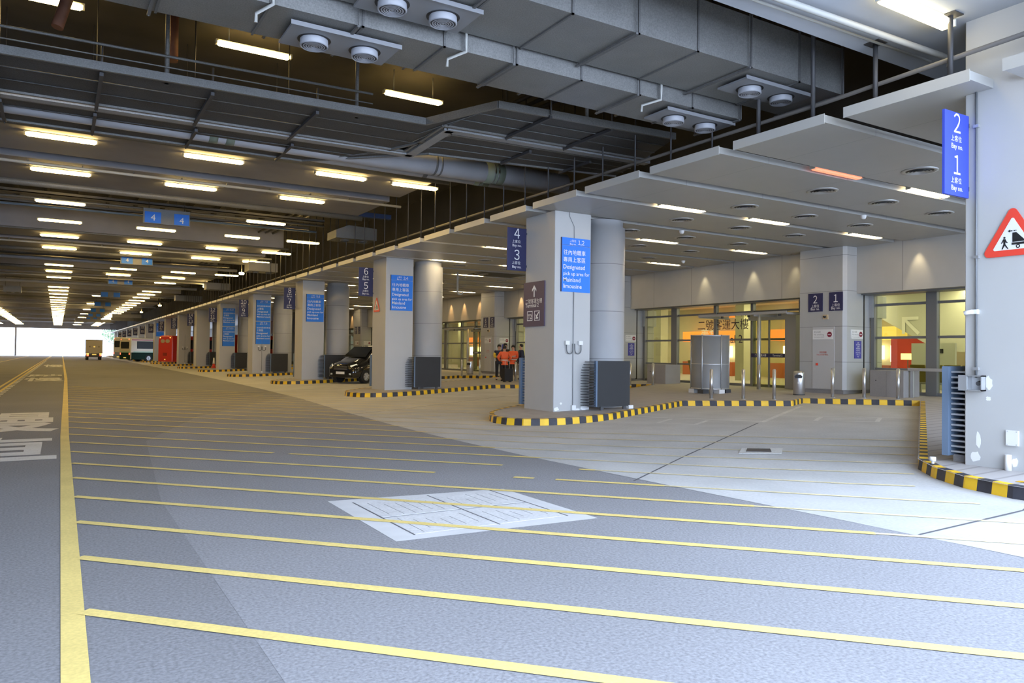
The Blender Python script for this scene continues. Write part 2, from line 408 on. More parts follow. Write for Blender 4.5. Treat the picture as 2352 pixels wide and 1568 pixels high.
# hatching at 45 degrees
mb = MB()
def in_bay(x, y):
    # beyond the white stop lines of the bays, or on a kerb island
    k = math.floor((y-6.3-(x-10.6)*.57)/PITCHY)
    yy = y-PITCHY*k
    far = 6.27+(x-10.64)*.575            # far edge of island below
    near = 14.42+(x-11.6)*.467
    if x > 8.95:
        if yy > near-.1 and x > 10.8: return True
        if x <= 10.8 and (14.0 < yy < 18.0) : return True
    # stop lines
    if x-12.7 > (14.79-yy)*.59 and yy > 11.95+(x-14.1)*.55: return True
    if x-15.7 > (12.93-yy)*.62: return True
    return False
def xat(y): return .17+(y-16.6)*.009 if y > 16.6 else .14+y*.005
for k in range(-5, 24):
    y0 = 5.41+1.43*k
    c = y0+.2; x = xat(y0); SLP = 1.07; xs = x; segs = []; gap = []
    if abs(y0-13.99) < .2: gap = [(4.48, 5.25), (5.44, 5.64)]
    if abs(y0-15.42) < .2: gap = [(3.02, 3.22), (5.66, 6.44)]
    on = True; st = x
    while x < 21.5:
        yy = c-SLP*x
        if yy < -4: break
        if in_bay(x, yy): break
        x += .1
    ex = x
    parts = [(xs, min(ex, 6.6), 0, .105)] + ([(6.6, ex, 1, .07)] if ex > 6.6 else [])
    for a, b, m, w in parts:
        cuts = [(a, b)]
        for g0, g1 in gap: cuts = [(p, q) for (u, v) in cuts for p, q in ((u, min(v, g0)), (max(u, g1), v)) if q > p]
        for p, q in cuts:
            if p < SX < q:
                strip(mb, (p, c-SLP*p), (SX, c-SLP*SX), w, .006, m); strip(mb, (SX, c-SLP*SX), (q, c-SLP*q), w, .006, m)
            else: strip(mb, (p, c-SLP*p), (q, c-SLP*q), w, .006, m)
struct(mb, 'yellow_hatching', [M_yel, M_yel_faint], 'diagonal yellow hatching lines across the pick-up lane', 'road marking')
# bay stop lines and dividers
mb = MB()
for n in range(-1, 7):
    o = PITCHY*n; z = .006
    strip(mb, (12.6,14.85+o), (14.27,12.0+o), .10, z); strip(mb, (14.1,11.95+o), (18.6,14.35+o), .12, z)
    strip(mb, (15.7,12.8+o), (17.9,10.3+o), .10, z)
    for c, d in (((12.95,13.75),(13.35,12.95)), ((16.25,11.95),(17.2,11.0))):
        u = Vector((-.9,-.5)); c, d = Vector(c), Vector(d)
        strip(mb, (c.x, c.y+o), (c.x+u.x, c.y+u.y+o), .10, z); strip(mb, (d.x, d.y+o), (d.x+u.x, d.y+u.y+o), .10, z)
        strip(mb, (c.x+u.x, c.y+u.y+o), (d.x+u.x, d.y+u.y+o), .08, z)
struct(mb, 'bay_marking', M_wht_faint, 'worn white stop lines and dividers inside the bays', 'road marking')
# painted writing in the left lane
mb = MB()
def lane_text(mb, s_, x0, x1, y0, y1):
    v2, fs = text_geo(s_, 1.0, .02); xs = [p[0] for p in v2]; ys = [p[1] for p in v2]
    sx = (x1-x0)/(max(xs)-min(xs)); sy = (y1-y0)/(max(ys)-min(ys))
    mb.add([(x0+(p[0]-min(xs))*sx, y0+(p[1]-min(ys))*sy, .005) for p in v2], fs)
lane_text(mb, '車', -1.9, .02, 12.5, 16.6); lane_text(mb, '慢', -1.9, .06, 17.5, 23.0)
lane_text(mb, '慢', -1.5, .34, 44.5, 50); lane_text(mb, '駛', -1.5, .36, 51, 56)
lane_text(mb, '慢', -1.1, .55, 78, 90)
struct(mb, 'lane_writing', M_wht_paint, 'large white characters painted in the left lane', 'road marking')
# small litter-like paint scuffs skipped; manhole frame in the lane
t = thing('access_cover', 'large white square concrete access cover in the striped asphalt', 'manhole cover', (3.63, 7.05, 0))
mb = MB(); mb.add([(2.58,8.14,.0025),(4.69,7.9,.0025),(4.70,6.04,.0025),(2.56,6.13,.0025)], [(3,2,1,0)])
mb.build('frame', mat('access_frame', (0.60, 0.60, 0.60), 0.8, 0, .08, 3), t)
mb = MB()
lids = [((2.80,7.08),(3.68,7.93)),((3.70,7.08),(4.48,7.88)),((2.80,6.28),(3.68,7.06)),((3.70,6.28),(4.48,7.06))]
for (a, b), (c, d) in lids:
    mb.box(a+.012, c-.012, b+.012, d-.012, .002, .004)
mb.build('lid', mat('access_lid', (0.60, 0.60, 0.60), 0.8, 0, .1, 5, fine=.12, fscale=30), t)
mb = MB()
for (a, b), (c, d) in lids:
    x = a+.12
    while x < c-.05:
        mb.box(x, x+.006, b+.05+random.random()*.2, d-.05-random.random()*.35, .004, .0046); x += .11+random.random()*.05
mb.box(2.79, 2.805, 6.27, 7.94, .003, .0046); mb.box(3.683, 3.697, 6.27, 7.94, .003, .0046); mb.box(2.79, 4.5, 7.06, 7.072, .003, .0046); mb.box(4.485, 4.5, 6.27, 7.9, .003, .0046)
mb.build('groove', mat('cover_groove', (0.12, 0.12, 0.13), 0.9), t)
t = thing('drain_cover', 'small dark square drain cover set in the bay entrance concrete', 'drain cover', (10.3, 8.75, zr(10.3)))
mb = MB(); z = zr(10.3)+.01; mb.extr([(-.55,0),(0,-.42),(.55,0),(0,.42)], (10.3,8.75,z), (1,0,SL), (0,1,0), (0,0,.006)); mb.build('frame', M_wht_faint, t)
mb = MB(); mb.extr([(-.30,.06),(0,-.22),(.30,0.06),(0,.3)], (10.3,8.75,z+.006), (1,0,SL), (0,1,0), (0,0,.006)); mb.build('grate', M_dark, t)

# ---- deck over the hall
mb = MB(); mb.box(-16, 24, 1.2, YEND, 8.6, 9.0); mb.box(-16, 2.0, -9, 1.2, 8.6, 9.0); struct(mb, 'ceiling', M_slab, 'dark concrete deck over the hall', 'ceiling')  # left box behind the viewer is unseen, added to darken the near-left ground
mb = MB(); mb.box(-16.4, -16, -9, YEND, -0.2, 9.0); struct(mb, 'wall_left_blocker', M_beam, 'concrete wall on the far left of the hall', 'wall')  # out of view, put in so sky light does not leak in
def beam(x0, x1, y0, y1, z0, m, label): 
    mb = MB(); mb.box(x0, x1, y0, y1, z0, 8.62); return struct(mb, 'ceiling_beam', m, label, 'beam')
beam(-16, 24, 1.2, 7.05, 6.35, M_soffit, 'wide pale concrete beam overhead, nearest to the viewer')
by = [(21.0,24.1),(25.0,28.3),(39.6,42.4),(43.6,47.0)]
k = 0
y = 58.5
while y < 190: by += [(y, y+2.9), (y+4.0, y+7.2)]; y += 19.0
for i, (a, b) in enumerate(by):
    beam(-16, 10.0, a, b, 7.0, M_beam, 'grey concrete cross beam overhead, %s past the walkways' % ORD[min(i, 19)])
mb = MB(); mb.box(-16, 24, YEND-.8, YEND, 6.2, 8.62); struct(mb, 'ceiling_beam', M_beam, 'edge beam over the bright far opening', 'beam')
# thin ribs under the deck between beams
mb = MB()
for (a, b) in [(28.3, 39.6), (47, 58.5)]+[(y_+7.2, y_+19) for y_ in [58.5+19*i for i in range(6)]]:
    x = -12.0
    while x < 10: mb.box(x, x+.12, a, b, 8.3, 8.61); x += 1.15
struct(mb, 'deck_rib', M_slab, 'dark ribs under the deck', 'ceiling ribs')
# dark screen added beyond the fascia, keeps the space above the canopy unlit
mb = MB(); mb.box(14.0, 14.2, 7.1, YEND-1, CANZ+.13, 8.6); struct(mb, 'wall_dark_screen', M_slab, 'dark bulkhead above the canopy', 'wall')

# ---- columns
colword = ['nearest, at the right edge', 'with the arrow sign', 'right of the black van', 'left of the black van']
for n in range(-1, NCOL):
    y1 = cy1(n); y0 = y1-1.39
    mb = MB(); b = .012
    mb.prism([(CX0+b,y0),(CX1-b,y0),(CX1,y0+b),(CX1,y1-b),(CX1-b,y1),(CX0+b,y1),(CX0,y1-b),(CX0,y0+b)], zs(CX0)-.05, CANZ-.006 if n >= 0 else 6.36)
    lab = 'square grey concrete column, '+(colword[n+1] if n < 3 else '%s beyond the black van' % ORD[n-3])
    struct(mb, 'column', M_col, lab, 'column')
    # round clad column behind
    mb = MB(); c = (12.85, y0+.7, 0)
    mb.lathe([(.61, zs(12.85)), (.61, 5.12), (.55, 5.12), (.55, CANZ-.005)], c, 32)
    struct(mb, 'round_column', M_roundcol, 'round metal-clad column behind the '+('column '+colword[n+1] if n < 3 else '%s column beyond the van' % ORD[n-3]), 'column')
    # slatted guard on the near and far side
    if n < 9:
        gw = ['the nearest column', 'the big arrow-sign column', 'the column right of the black van', 'the column left of the black van'][n+1] if n < 3 else '%s column beyond the black van' % ORD[n-3]
        t = thing('slatted_guard', 'dark guard panel with projecting slats, near side of '+gw, 'guard panel', (12.4, y0-.3, zs(12.4)), 0, 'guards around the columns')
        zb = zs(12.2)+.09; zt = zs(12.2)+1.27
        mb = MB(); mb.box(11.87, 12.95, y0-.38, y0-.30, zb, zt); mb.build('panel', M_guard, t)
        mb = MB(); mb.box(11.83, 11.87, y0-.385, y0-.295, zb, zt); mb.build('edge_strip', M_guard_b, t)
        mb = MB()
        for i in range(17):
            z = zb+.03+i*(zt-zb-.06)/16; l = .26*math.sin(PI*min(1, (17-i)/11.))**.5 if i > 10 else .26
            l = .26 if i < 12 else .26*(1-((i-11)/7.)**2)
            mb.cyl((11.85, y0-.33, z), (11.85-l, y0-.33, z), .013, 6); mb.box(11.85-l+.02, 11.85, y0-.30, y0-.01, z-.006, z+.006)
        mb.build('slat', M_dark, t, kind='stuff')
        MB().box(12.2, 12.3, y0-.30, y0-.02, zb+.2, zb+.28).build('bracket', M_dark, t); MB().box(12.2, 12.3, y0-.30, y0-.02, zt-.3, zt-.22).build('bracket', M_dark, t)
        MB().box(12.0, 12.1, y0-.36, y0-.32, zs(12)-.01, zb).build('foot', M_dark, t); MB().box(12.75, 12.85, y0-.36, y0-.32, zs(12.8)-.01, zb).build('foot', M_dark, t)
        t = thing('slatted_guard', 'narrow blue-grey slatted guard, far side of '+gw, 'guard panel', (11.2, y1+.3, zs(11.2)), 0, 'guards around the columns')
        mb = MB(); mb.box(10.80, 11.9, y1+.24, y1+.33, zb-.03, zt+.05); mb.build('panel', M_guard_b, t)
        mb = MB()
        for i in range(16):
            z = zb+.03+i*(zt-zb-.06)/15; mb.box(10.86, 11.7, y1, y1+.235, z-.012, z+.012)
        mb.build('slat', M_alu, t, kind='stuff')
        mb = MB(); mb.box(11.2, 11.3, y1, y1+.24, zb-.02, zt); mb.box(10.95, 11.85, y1+.0, y1+.25, zs(11)-.01, zb-.02); mb.build('base', M_stone, t)
# ---- canopy over the sidewalk
pan = []
y = 5.27-2.18*2
i = 0
while y < YEND-3:
    mb = MB(); x0 = 10.18
    ya, yb = y, y+1.85-(.07 if y < 5 else 0)
    if y < 2.5 or y > 5.5: mb.box(x0, FX-.03, ya, yb, CANZ, CANZ+.12)
    else:   # cut around the nearest column
        mb.box(x0, CX0-.005, ya, yb, CANZ, CANZ+.12); mb.box(CX1+.005, FX-.03, ya, yb, CANZ, CANZ+.12)
        if y < 5: mb.box(CX0-.005, CX1+.005, ya, 4.24, CANZ, CANZ+.12)
        else: mb.box(CX0-.005, CX1+.005, 5.65, yb, CANZ, CANZ+.12)
    mb.box(x0-.012, x0, ya, yb, CANZ-.02, CANZ+.14, 1)
    o = struct(mb, 'ceiling_panel', [M_canopy, M_fascia], 'grey metal canopy panel, %s' % ('%s from the near end' % ORD[i] if i < 20 else 'farther along than the twentieth'), 'ceiling panel')
    pan.append(y); y += 2.18; i += 1
# hanger posts and pipe above the canopy edge
hp = {}
for y in pan:
    for dy in (.35, 1.45):
        near = y < 8
        top = 6.36 if y+dy < 7 else 8.6
        if near or not hp:
            r = .035 if near else .018
            mb = MB(); mb.cyl((10.36, y+dy, CANZ+.1), (10.36, y+dy, top-.005), r, 8)
            if top < 7: mb.box(10.25, 10.47, y+dy-.12, y+dy+.12, 6.335, 6.35)
            o = struct(mb, 'hanger_post', M_dark, 'steel hanger post holding the canopy edge', 'hanger')
            if not near: hp['p'] = o
        else:
            o = hp['p'].copy(); COL.objects.link(o); o.location.y = y+dy
mb = MB(); mb.tube([(10.42, 2, 5.85), (10.42, 7.6, 5.72), (10.42, 60, 5.72)], .035, 8)
tag(mb.build('edge_pipe', mat('pipe_brown_grey', (.14,.13,.12), .6)), 'dark service pipe running above the canopy edge', 'pipe')
# ============================================================ LAMPS
def lamp_fixture(x0, x1, y, z, label, group, m=None, name='ceiling_lamp', hang=None, w=.085, h=.09):
    t = thing(name, label, 'lamp', ((x0+x1)/2, y, z), 0, group)
    mb = MB(); mb.box(x0, x1, y-w*.75, y+w*.75, z+h*.75, z+h*1.15)
    if hang: mb.cyl((x0+.25, y, z+h), (x0+.25, y, hang), .012, 6); mb.cyl((x1-.25, y, z+h), (x1-.25, y, hang), .012, 6)
    mb.box(x0-.02, x0+.012, y-w*.8, y+w*.8, z+h*.2, z+h*1.15); mb.box(x1-.012, x1+.02, y-w*.8, y+w*.8, z+h*.2, z+h*1.15)
    mb.build('housing', M_lampbody, t)
    mb = MB(); n = 8
    prof = [(-w, h*.75), (-w, h*.3), (-w*.7, 0), (w*.7, 0), (w, h*.3), (w, h*.75)]
    rings = []
    for xx, s in ((x0+.01, .6), (x0+.06, 1), (x1-.06, 1), (x1-.01, .6)):
        rings.append([(xx, y+a*s, z+h*.75-(h*.75-b)*s) for a, b in prof])
    mb.loft(rings, 0, True, False); mb.build('diffuser', m or M_lamp, t)
    return t
rows = [21.9, 26.1, 31.4, 36.0, 41.1, 46.0]
yy = 55.0
while yy < 197: rows.append(yy); yy += 4.95
lanes = [(-10.8, 'far left of the hall'), (-7.1, 'left of the double yellow lines'), (0.0, 'above the yellow lane line'), (3.6, 'above the pick-up lane'), (7.2, 'above the concrete apron edge'), (10.8, 'beside the canopy')]
proto = None
def zlamp(y):
    for a, b in by:
        if a-.1 < y < b+.1: return 6.88
    return 6.85
for li, (lx, lw) in enumerate(lanes):
    for ri, y in enumerate(rows):
        if lx > 10 and y > 58: continue
        if lx == 10.8 and 22 < y < 33: continue
        if lx == 3.6 and ((y > 60 and ri % 3) or ri == 2): continue
        if lx < -5 and y < 60: continue
        if lx == 10.8: xx = 9.1 if False else 10.8
        xc = lx + (-.25 if lx == 10.8 else 0)
        if lx == 10.8: xc = 9.6 if y < 22.5 else 10.0
        lab = 'tube lamp %s, %s' % (lw, ('%s row from the near end' % ORD[ri]) if ri < 12 else 'far down the hall')
        if ri < 12 and li < 2: lab = 'tube lamp %s, far down the hall' % lw
        grp = 'tube lamps under the deck '+lw
        zz = zlamp(y)
        if proto is None: proto = lamp_fixture(xc-.78, xc+.78, y, zz, lab, grp)
        else: dup(proto, (xc, y, zz), lab, None, grp)
# near lamps
lamp_fixture(2.75, 4.3, 16.7, 8.1, 'lit lamp high above the near walkway, left of the twin-nozzle panel', 'lamps above the walkway', hang=8.6)
lamp_fixture(6.7, 8.25, 17.2, 7.95, 'lit lamp high up between ducts and walkway, above the walkway bend', 'lamps above the walkway', hang=8.6)
lamp_fixture(-1.2, .3, 15.9, 7.9, 'lit lamp in the top left corner behind a dark pipe', 'lamps above the walkway', hang=8.6)
lamp_fixture(8.95, 10.52, 5.72, 6.22, 'large lit lamp on the pale beam, top right', 'lamps on the pale beam', M_lampn, w=.10, h=.11)
lamp_fixture(4.4, 5.97, 5.72, 6.22, 'lamp on the pale beam, just above the picture', 'lamps on the pale beam', M_lampn, w=.10, h=.11)  # out of view, added to brighten the duct sides
lamp_fixture(0.0, 1.57, 5.72, 6.22, 'lamp on the pale beam, overhead', 'lamps on the pale beam', M_lampn, w=.10, h=.11)  # also out of view and added for the duct sides
# small round spots near the canopy edge, far
for i, (x, y) in enumerate([(10.0, 50), (9.7, 62), (9.7, 92), (9.4, 110), (9.4, 128)]):
    t = thing('ceiling_lamp', 'small round bright lamp near the canopy edge, %s along' % ORD[i], 'lamp', (x, y, 6.6), 0, 'round lamps near the canopy edge')
    mb = MB(); mb.lathe([(.02, -.10), (.14, -.08), (.17, 0), (.15, .06)], (x, y, 6.6), 12); mb.build('diffuser', M_lamp, t)
    mb = MB(); mb.cyl((x, y, 6.65), (x, y, 8.6), .02, 6); mb.build('rod', M_dark, t)
# canopy slot lamps
slotlamps = []
for k in range(0, 13):
    y = 7.285+2.18*(2*k+1)
    for j, x in enumerate((12.57, 15.8, 20.1)):
        if k == 0 and j == 2: x = 19.4
        if k in (2,) and j == 0: continue
        if k == 3 and j == 1: continue
        red = (k == 0 and j == 0)
        nm = 'dim orange failing tube lamp in the canopy slot' if red else 'tube lamp in the %s lit canopy slot, %s' % (ORD[k], ['nearest the road', 'in the middle', 'nearest the terminal wall'][j])
        lamp_fixture(x, x+1.52, y, CANZ+.0, nm, 'tube lamps in the canopy slots', M_lampr if red else M_lampc, w=.07, h=.07)
# canopy air diffusers
dp = None
for k in range(0, 15):
    y = 8.37+2.18*k-(.0 if k else 0)
    for j, x in enumerate((14.35, 16.6, 18.95)):
        if k == 0 and j: continue
        lab = 'round air diffuser in the %s canopy panel, %s' % (ORD[k], ['nearest the road', 'middle', 'nearest the wall'][j])
        if dp is None:
            dp = thing('air_diffuser', lab, 'air diffuser', (x, y, CANZ), 0, 'round air diffusers in the canopy')
            mb = MB(); mb.lathe([(.33, .0), (.33, -.012), (.27, -.02), (.25, 0)], (x, y, CANZ), 28); mb.build('ring', M_alu, dp)
            mb = MB(); mb.lathe([(.25, -.004), (.0, -.004)], (x, y, CANZ), 28); mb.build('throat', M_dark, dp)
            mb = MB()
            for r in (.20, .14, .08): mb.lathe([(r+.02, -.028), (r-.015, -.006)], (x, y, CANZ), 24)
            mb.build('vane', M_alu, dp)
        else: dup(dp, (x, y, CANZ), lab)
for i, (x, y) in enumerate([(17.7, 11.8), (20.6, 21.3), (19.7, 24.8), (15.6, 16.2)]):
    tag(MB().lathe([(.0, -.10), (.05, -.09), (.07, -.05), (.08, 0)], (x, y, CANZ), 12).build('sensor_dome', M_white), 'small white sensor dome under the canopy, %s from the near end' % ORD[i], 'sensor', 'sensor domes under the canopy')

# ============================================================ DUCTS AND PANELS
def duct(x0, x1, y0, y1, z0, z1, label, step=1.15, hang=8.6, first=None):
    t = thing('air_duct', label, 'air duct', ((x0+x1)/2, (y0+y1)/2, z0))
    mb = MB(); mb.box(x0, x1, y0, y1, z0, z1); mb.build('casing', M_galv, t)
    mb = MB(); x = x1-.0; xs = []
    while x > x0: xs.append(x); x -= step
    e = .022
    for x in xs:
        mb.box(x-.02, x+.01, y0-e, y0+.0, z0-e, z1+e); mb.box(x-.02, x+.01, y0-e, y1+e, z0-e, z0); mb.box(x-.02, x+.01, y1, y1+e, z0-e, z1)
    mb.build('flange', M_galv_d, t, kind='stuff')
    for i, x in enumerate(xs):
        if i % 2: continue
        mb = MB(); mb.box(x-.10, x-.06, y0-.06, y1+.06, z0-.05, z0-.024)
        for yy in (y0-.04, y1+.04): mb.cyl((x-.08, yy, z0-.06), (x-.08, yy, hang-.01), .008, 5)
        mb.build('hanger', M_galv_d, t)
    return t
duct(-3.0, 11.55, 8.1, 9.42, 6.2, 7.0, 'large galvanised rectangular duct overhead, nearest the pale beam')
duct(-3.0, 10.6, 9.52, 10.55, 5.98, 6.7, 'lower galvanised duct beside the large one, farther from the viewer', 1.2)
duct(2.0, 11.9, 10.75, 11.75, 6.5, 6.85, 'dark flat duct above the bend of the walkway')
def nozzle_panel(cx, cy, z, lx, ly, label):
    t = thing('nozzle_panel', label, 'air nozzle panel', (cx, cy, z), 0, 'twin-nozzle panels under the ducts')
    mb = MB(); mb.box(cx-lx/2, cx+lx/2, cy-ly/2, cy+ly/2, z-.03, z)
    mb.box(cx-lx/2-.02, cx+lx/2+.02, cy-ly/2-.02, cy-ly/2, z-.04, z+.02); mb.build('plate', mat('panel_plate', (.20,.205,.22), .5), t)
    for s in (-1, 1):
        c = (cx+s*lx*.24, cy, z-.03)
        mb = MB(); mb.lathe([(.185, 0), (.19, -.085), (.175, -.10), (.165, -.085)], c, 28)
        n = mb.build('nozzle', mat('nozzle_metal', (.30,.31,.34), .45), t)
        mb = MB()
        for r in (.14, .108, .076, .044): mb.lathe([(r+.008, -.092), (r-.006, -.098), (r-.012, -.088)], c, 24)
        mb.lathe([(.022, -.09), (0, -.10)], c, 12)
        mb.build('ring', mat('nozzle_ring', (.30,.31,.34), .45), n)
        mb = MB(); mb.lathe([(.166, -.080), (0, -.080)], c, 24); mb.build('core', mat('nozzle_core', (.06,.06,.07), .6), n)
        mb = MB(); mb.lathe([(.225, -.002), (.19, -.004)], c, 28); mb.build('collar', M_blk, n)
nozzle_panel(3.28, 10.12, 5.93, 1.5, .72, 'white twin-nozzle panel under the lower duct, left of the picture')
nozzle_panel(3.95, 8.98, 6.15, 1.5, .72, 'white twin-nozzle panel under the large duct, cut by the top edge')
nozzle_panel(10.2, 8.62, 6.15, 1.62, .62, 'white twin-nozzle panel near the end of the large duct')
nozzle_panel(9.75, 9.95, 5.93, 1.62, .62, 'white twin-nozzle panel near the end of the lower duct')
# little condensate pipes on the ducts
for i, (x, y, z) in enumerate([(4.9, 9.5, 5.98), (8.6, 9.5, 5.98), (2.2, 9.5, 5.98)]):
    mb = MB(); mb.tube([(x, y-.06, z+.28), (x, y-.06, z+.12), (x+.02, y-.04, z-.02), (x-.12, y+.28, z-.05), (x-.12, y+.30, z-.16)], .022, 8)
    tag(mb.build('drain_pipe', M_wcond), 'short white bent drain pipe on the lower duct, %s' % ['in the middle', 'near the nozzle panels on the right', 'at the left'][i], 'pipe')
# ============================================================ WALKWAYS (hung mesh catwalks)
def walkway(name, label, outline, z, rail, posts):
    """outline: (near line pts, far line pts)"""
    near, far = outline
    t = thing(name, label, 'walkway', (near[0][0], near[0][1], z))
    mb = MB()
    for i in range(len(near)-1):
        a, b, c, d = near[i], near[i+1], far[i+1], far[i]
        mb.add([(p[0], p[1], z) for p in (a, b, c, d)]+[(p[0], p[1], z+.03) for p in (a, b, c, d)],
               [(0,3,2,1),(4,5,6,7),(0,1,5,4),(2,3,7,6)])
    mb.build('deck', M_mesh, t)
    mb = MB()
    for L_ in (near, far):
        for a, b in zip(L_[:-1], L_[1:]):
            d = (Vector(b)-Vector(a)); n_ = Vector((-d.y, d.x)).normalized()*.03
            mb.extr([(0,-.04),(d.length,-.04),(d.length,.10),(0,.10)], (a[0]-n_.x, a[1]-n_.y, z), (d.x/d.length, d.y/d.length, 0), (0,0,1), (n_.x*2, n_.y*2, 0))
    mb.build('edge_channel', M_galv, t)
    mb = MB()
    for f in (.33, .66):
        pts = [(n_[0]*(1-f)+q[0]*f, n_[1]*(1-f)+q[1]*f, z-.015) for n_, q in zip(near, far)]
        mb.tube(pts, .012, 5)
    mb.build('underside_bar', M_galv_d, t)
    if rail:
        mb = MB(); mb.tube([(p[0], p[1], z+.41) for p in rail], .024, 8); mb.build('top_rail', M_galv, t)
        mb = MB(); mb.tube([(p[0], p[1], z+.22) for p in rail], .012, 8); mb.build('mid_rail', M_galv, t)
    for p, q in posts:
        mb = MB(); mb.cyl((p[0], p[1], z), (p[0], p[1], z+.42 if rail else z+.2), .02, 6)
        mb.box(p[0]-.03, p[0]+.03, p[1], q[1], z-.08, z-.02)
        mb.cyl((p[0], q[1], z-.1), (p[0], q[1], 8.58), .012, 5)
        mb.build('support', M_dark, t)
    return t
z1 = 6.3
walkway('walkway', 'long mesh walkway with handrail hung under the deck, bending near the ducts',
        ([(-6,14.4),(6.3,13.85),(7.0,12.15),(11.2,11.85)], [(-6,16.4),(6.75,16.0),(6.65,13.75),(11.8,13.5)]), z1, [(-6,14.4),(5.2,13.95)],
        [((x, 14.25), (x, 16.4)) for x in (-4.5, -1.0, .55, 2.3, 4.2)]+[((x, 12.0), (x, 13.7)) for x in (8.1, 9.6)])
walkway('walkway', 'second darker mesh walkway beyond the first, behind a galvanised channel',
        ([(-6,16.85),(6.3,16.4),(7.05,14.2),(12.0,13.95)], [(-6,18.4),(5.0,18.2),(7.3,15.9),(12.3,15.2)]), z1, None,
        [((x, 16.8), (x, 18.3)) for x in (-4.5, -1.0, .55, 2.4, 4.4)]+[((x, 14.3), (x, 15.6)) for x in (9.1, 10.8)])
mb = MB(); ch = [(-6,16.62),(6.95,16.2),(6.85,13.95),(12,13.7)]
for a_, b_ in zip(ch[:-1], ch[1:]):
    d_ = Vector(b_)-Vector(a_); n_ = Vector((-d_.y, d_.x)).normalized()*.11
    mb.extr([(-.05,-.03),(d_.length+.05,-.03),(d_.length+.05,.16),(-.05,.16)], (a_[0]-n_.x, a_[1]-n_.y, 6.27), (d_.x/d_.length, d_.y/d_.length, 0), (0,0,1), (n_.x*2, n_.y*2, 0))
tag(mb.build('cable_channel', mat('galv_light', (.30,.31,.32), .5, .2, .1, 2, fine=.2, fscale=50)), 'thick galvanised channel between the two walkways', 'channel')
for i, x in enumerate((1.55, 5.0, 9.0)):
    y = 14.3 if i < 2 else 12.05
    tag(MB().cyl((x, y, 6.3), (x, y, 8.6), .04, 8).build('hanger_tube', M_galv), 'thick hanger tube carrying the first walkway, %s' % ['left', 'right of the lamp', 'beyond the bend'][i], 'hanger')
tag(MB().tube([(-3, 11.9, 7.0), (4.2, 11.6, 6.95), (6.1, 11.2, 6.9)], .04, 8).build('long_pipe', M_galv), 'thin long pipe above the first walkway handrail', 'pipe')
# ============================================================ PIPES
def banded(y, z, r, label, x0, x1, bands):
    t = thing('service_pipe', label, 'pipe', (x0, y, z))
    MB().cyl((x0, y, z), (x1, y, z), r, 20).build('pipe_run', M_pipe, t)
    for bx, w, m in bands: MB().cyl((bx, y, z), (bx+w, y, z), r+.006, 20, cap=True).build('band', m, t)
banded(17.5, 6.5, .28, 'large white insulated pipe with green bands, near the column top', -8, 12.3,
       [(8.15, .06, M_galv_d), (8.3, .05, M_galv_d), (9.65, .55, M_pipe_g), (9.86, .05, M_pipe), (9.97, .05, M_pipe), (2.75, .18, M_pipe_g), (3.1, .18, M_pipe_g)])
banded(18.25, 6.45, .14, 'thinner white pipe with green bands beside the large one', -8, 12.2,
       [(8.2, .12, M_galv_d), (9.75, .45, M_pipe_g), (9.88, .04, M_pipe), (9.98, .04, M_pipe)])
tag(MB().tube([(7.3, 15.0, 6.9), (12, 15.0, 6.85)], .07, 10).build('brown_pipe', M_copper), 'long brown pipe running above the green-banded pipe', 'pipe')
tag(MB().tube([(2.3, 14.9, 8.5), (3.0, 13.8, 7.6)], .09, 10).build('brown_pipe', M_copper), 'slanting brown pipe above the walkway', 'pipe')
tag(MB().tube([(4.8, 13.2, 8.5), (5.6, 13.6, 7.3)], .08, 10).build('brown_pipe', M_copper), 'slanting brown pipe behind the left nozzle panel', 'pipe')
tag(MB().tube([(.2, 14.2, 8.6), (.1, 14.4, 7.7), (-.1, 14.3, 6.9)], .09, 10).build('brown_pipe', M_copper), 'thin rusty vertical pipe above the walkway at the left', 'pipe')
tag(MB().tube([(1.9, 16.8, 8.6), (1.9, 16.8, 7.6)], .13, 10).build('brown_pipe', M_copper), 'short red-brown pipe stub hanging from the deck', 'pipe')
for i, (y, z, r, m) in enumerate([(24.45, 6.75, .045, M_wcond), (24.75, 6.8, .02, M_wcond), (20.7, 6.9, .09, M_galv), (28.4, 6.93, .11, M_galv), (33.3, 7.3, .05, M_galv), (34.5, 7.2, .05, M_guard_b), (39.4, 6.95, .05, M_galv), (43.0, 6.8, .05, M_wcond), (47.1, 6.93, .10, M_galv), (52.5, 7.0, .10, M_pipe), (57.5, 6.95, .1, M_galv), (62.0, 6.8, .06, M_wcond), (69.5, 6.9, .12, M_pipe), (81, 6.8, .08, M_pipe), (90, 6.9, .1, M_galv), (101, 6.8, .1, M_pipe)]):
    tag(MB().cyl((-8, y, z), (10.2, y, z), r, 8).build('ceiling_pipe', m), 'straight pipe crossing the hall under the beams, %s past the walkways' % ORD[i], 'pipe', 'pipes crossing the hall')
mb = MB()
x = -6
while x < 9.8: mb.box(x, x+.03, 24.4, 24.9, 6.78, 6.83); mb.box(x, x+.06, 43.0, 43.1, 6.8, 6.95); x += 1.3
tag(mb.build('pipe_bracket', M_dark), 'row of small brackets on the pipe between the first two beams', 'brackets', None, 'stuff')
# bent pipe, and a black plate painted as the dark of a missing tile
tag(MB().tube([(15.5, 30.4, CANZ), (15.5, 30.4, 4.42), (15.53, 30.35, 4.34), (15.65, 30.3, 4.32), (15.72, 30.28, 4.42)], .045, 8).build('bent_pipe', M_wcond), 'white bent pipe hanging from the canopy beside the round column', 'pipe')
tag(MB().box(16.2, 18.6, 29.4, 30.9, CANZ-.012, CANZ-.004).build('tile_gap_plate', M_blk), 'dark opening where a canopy tile is missing', 'opening')
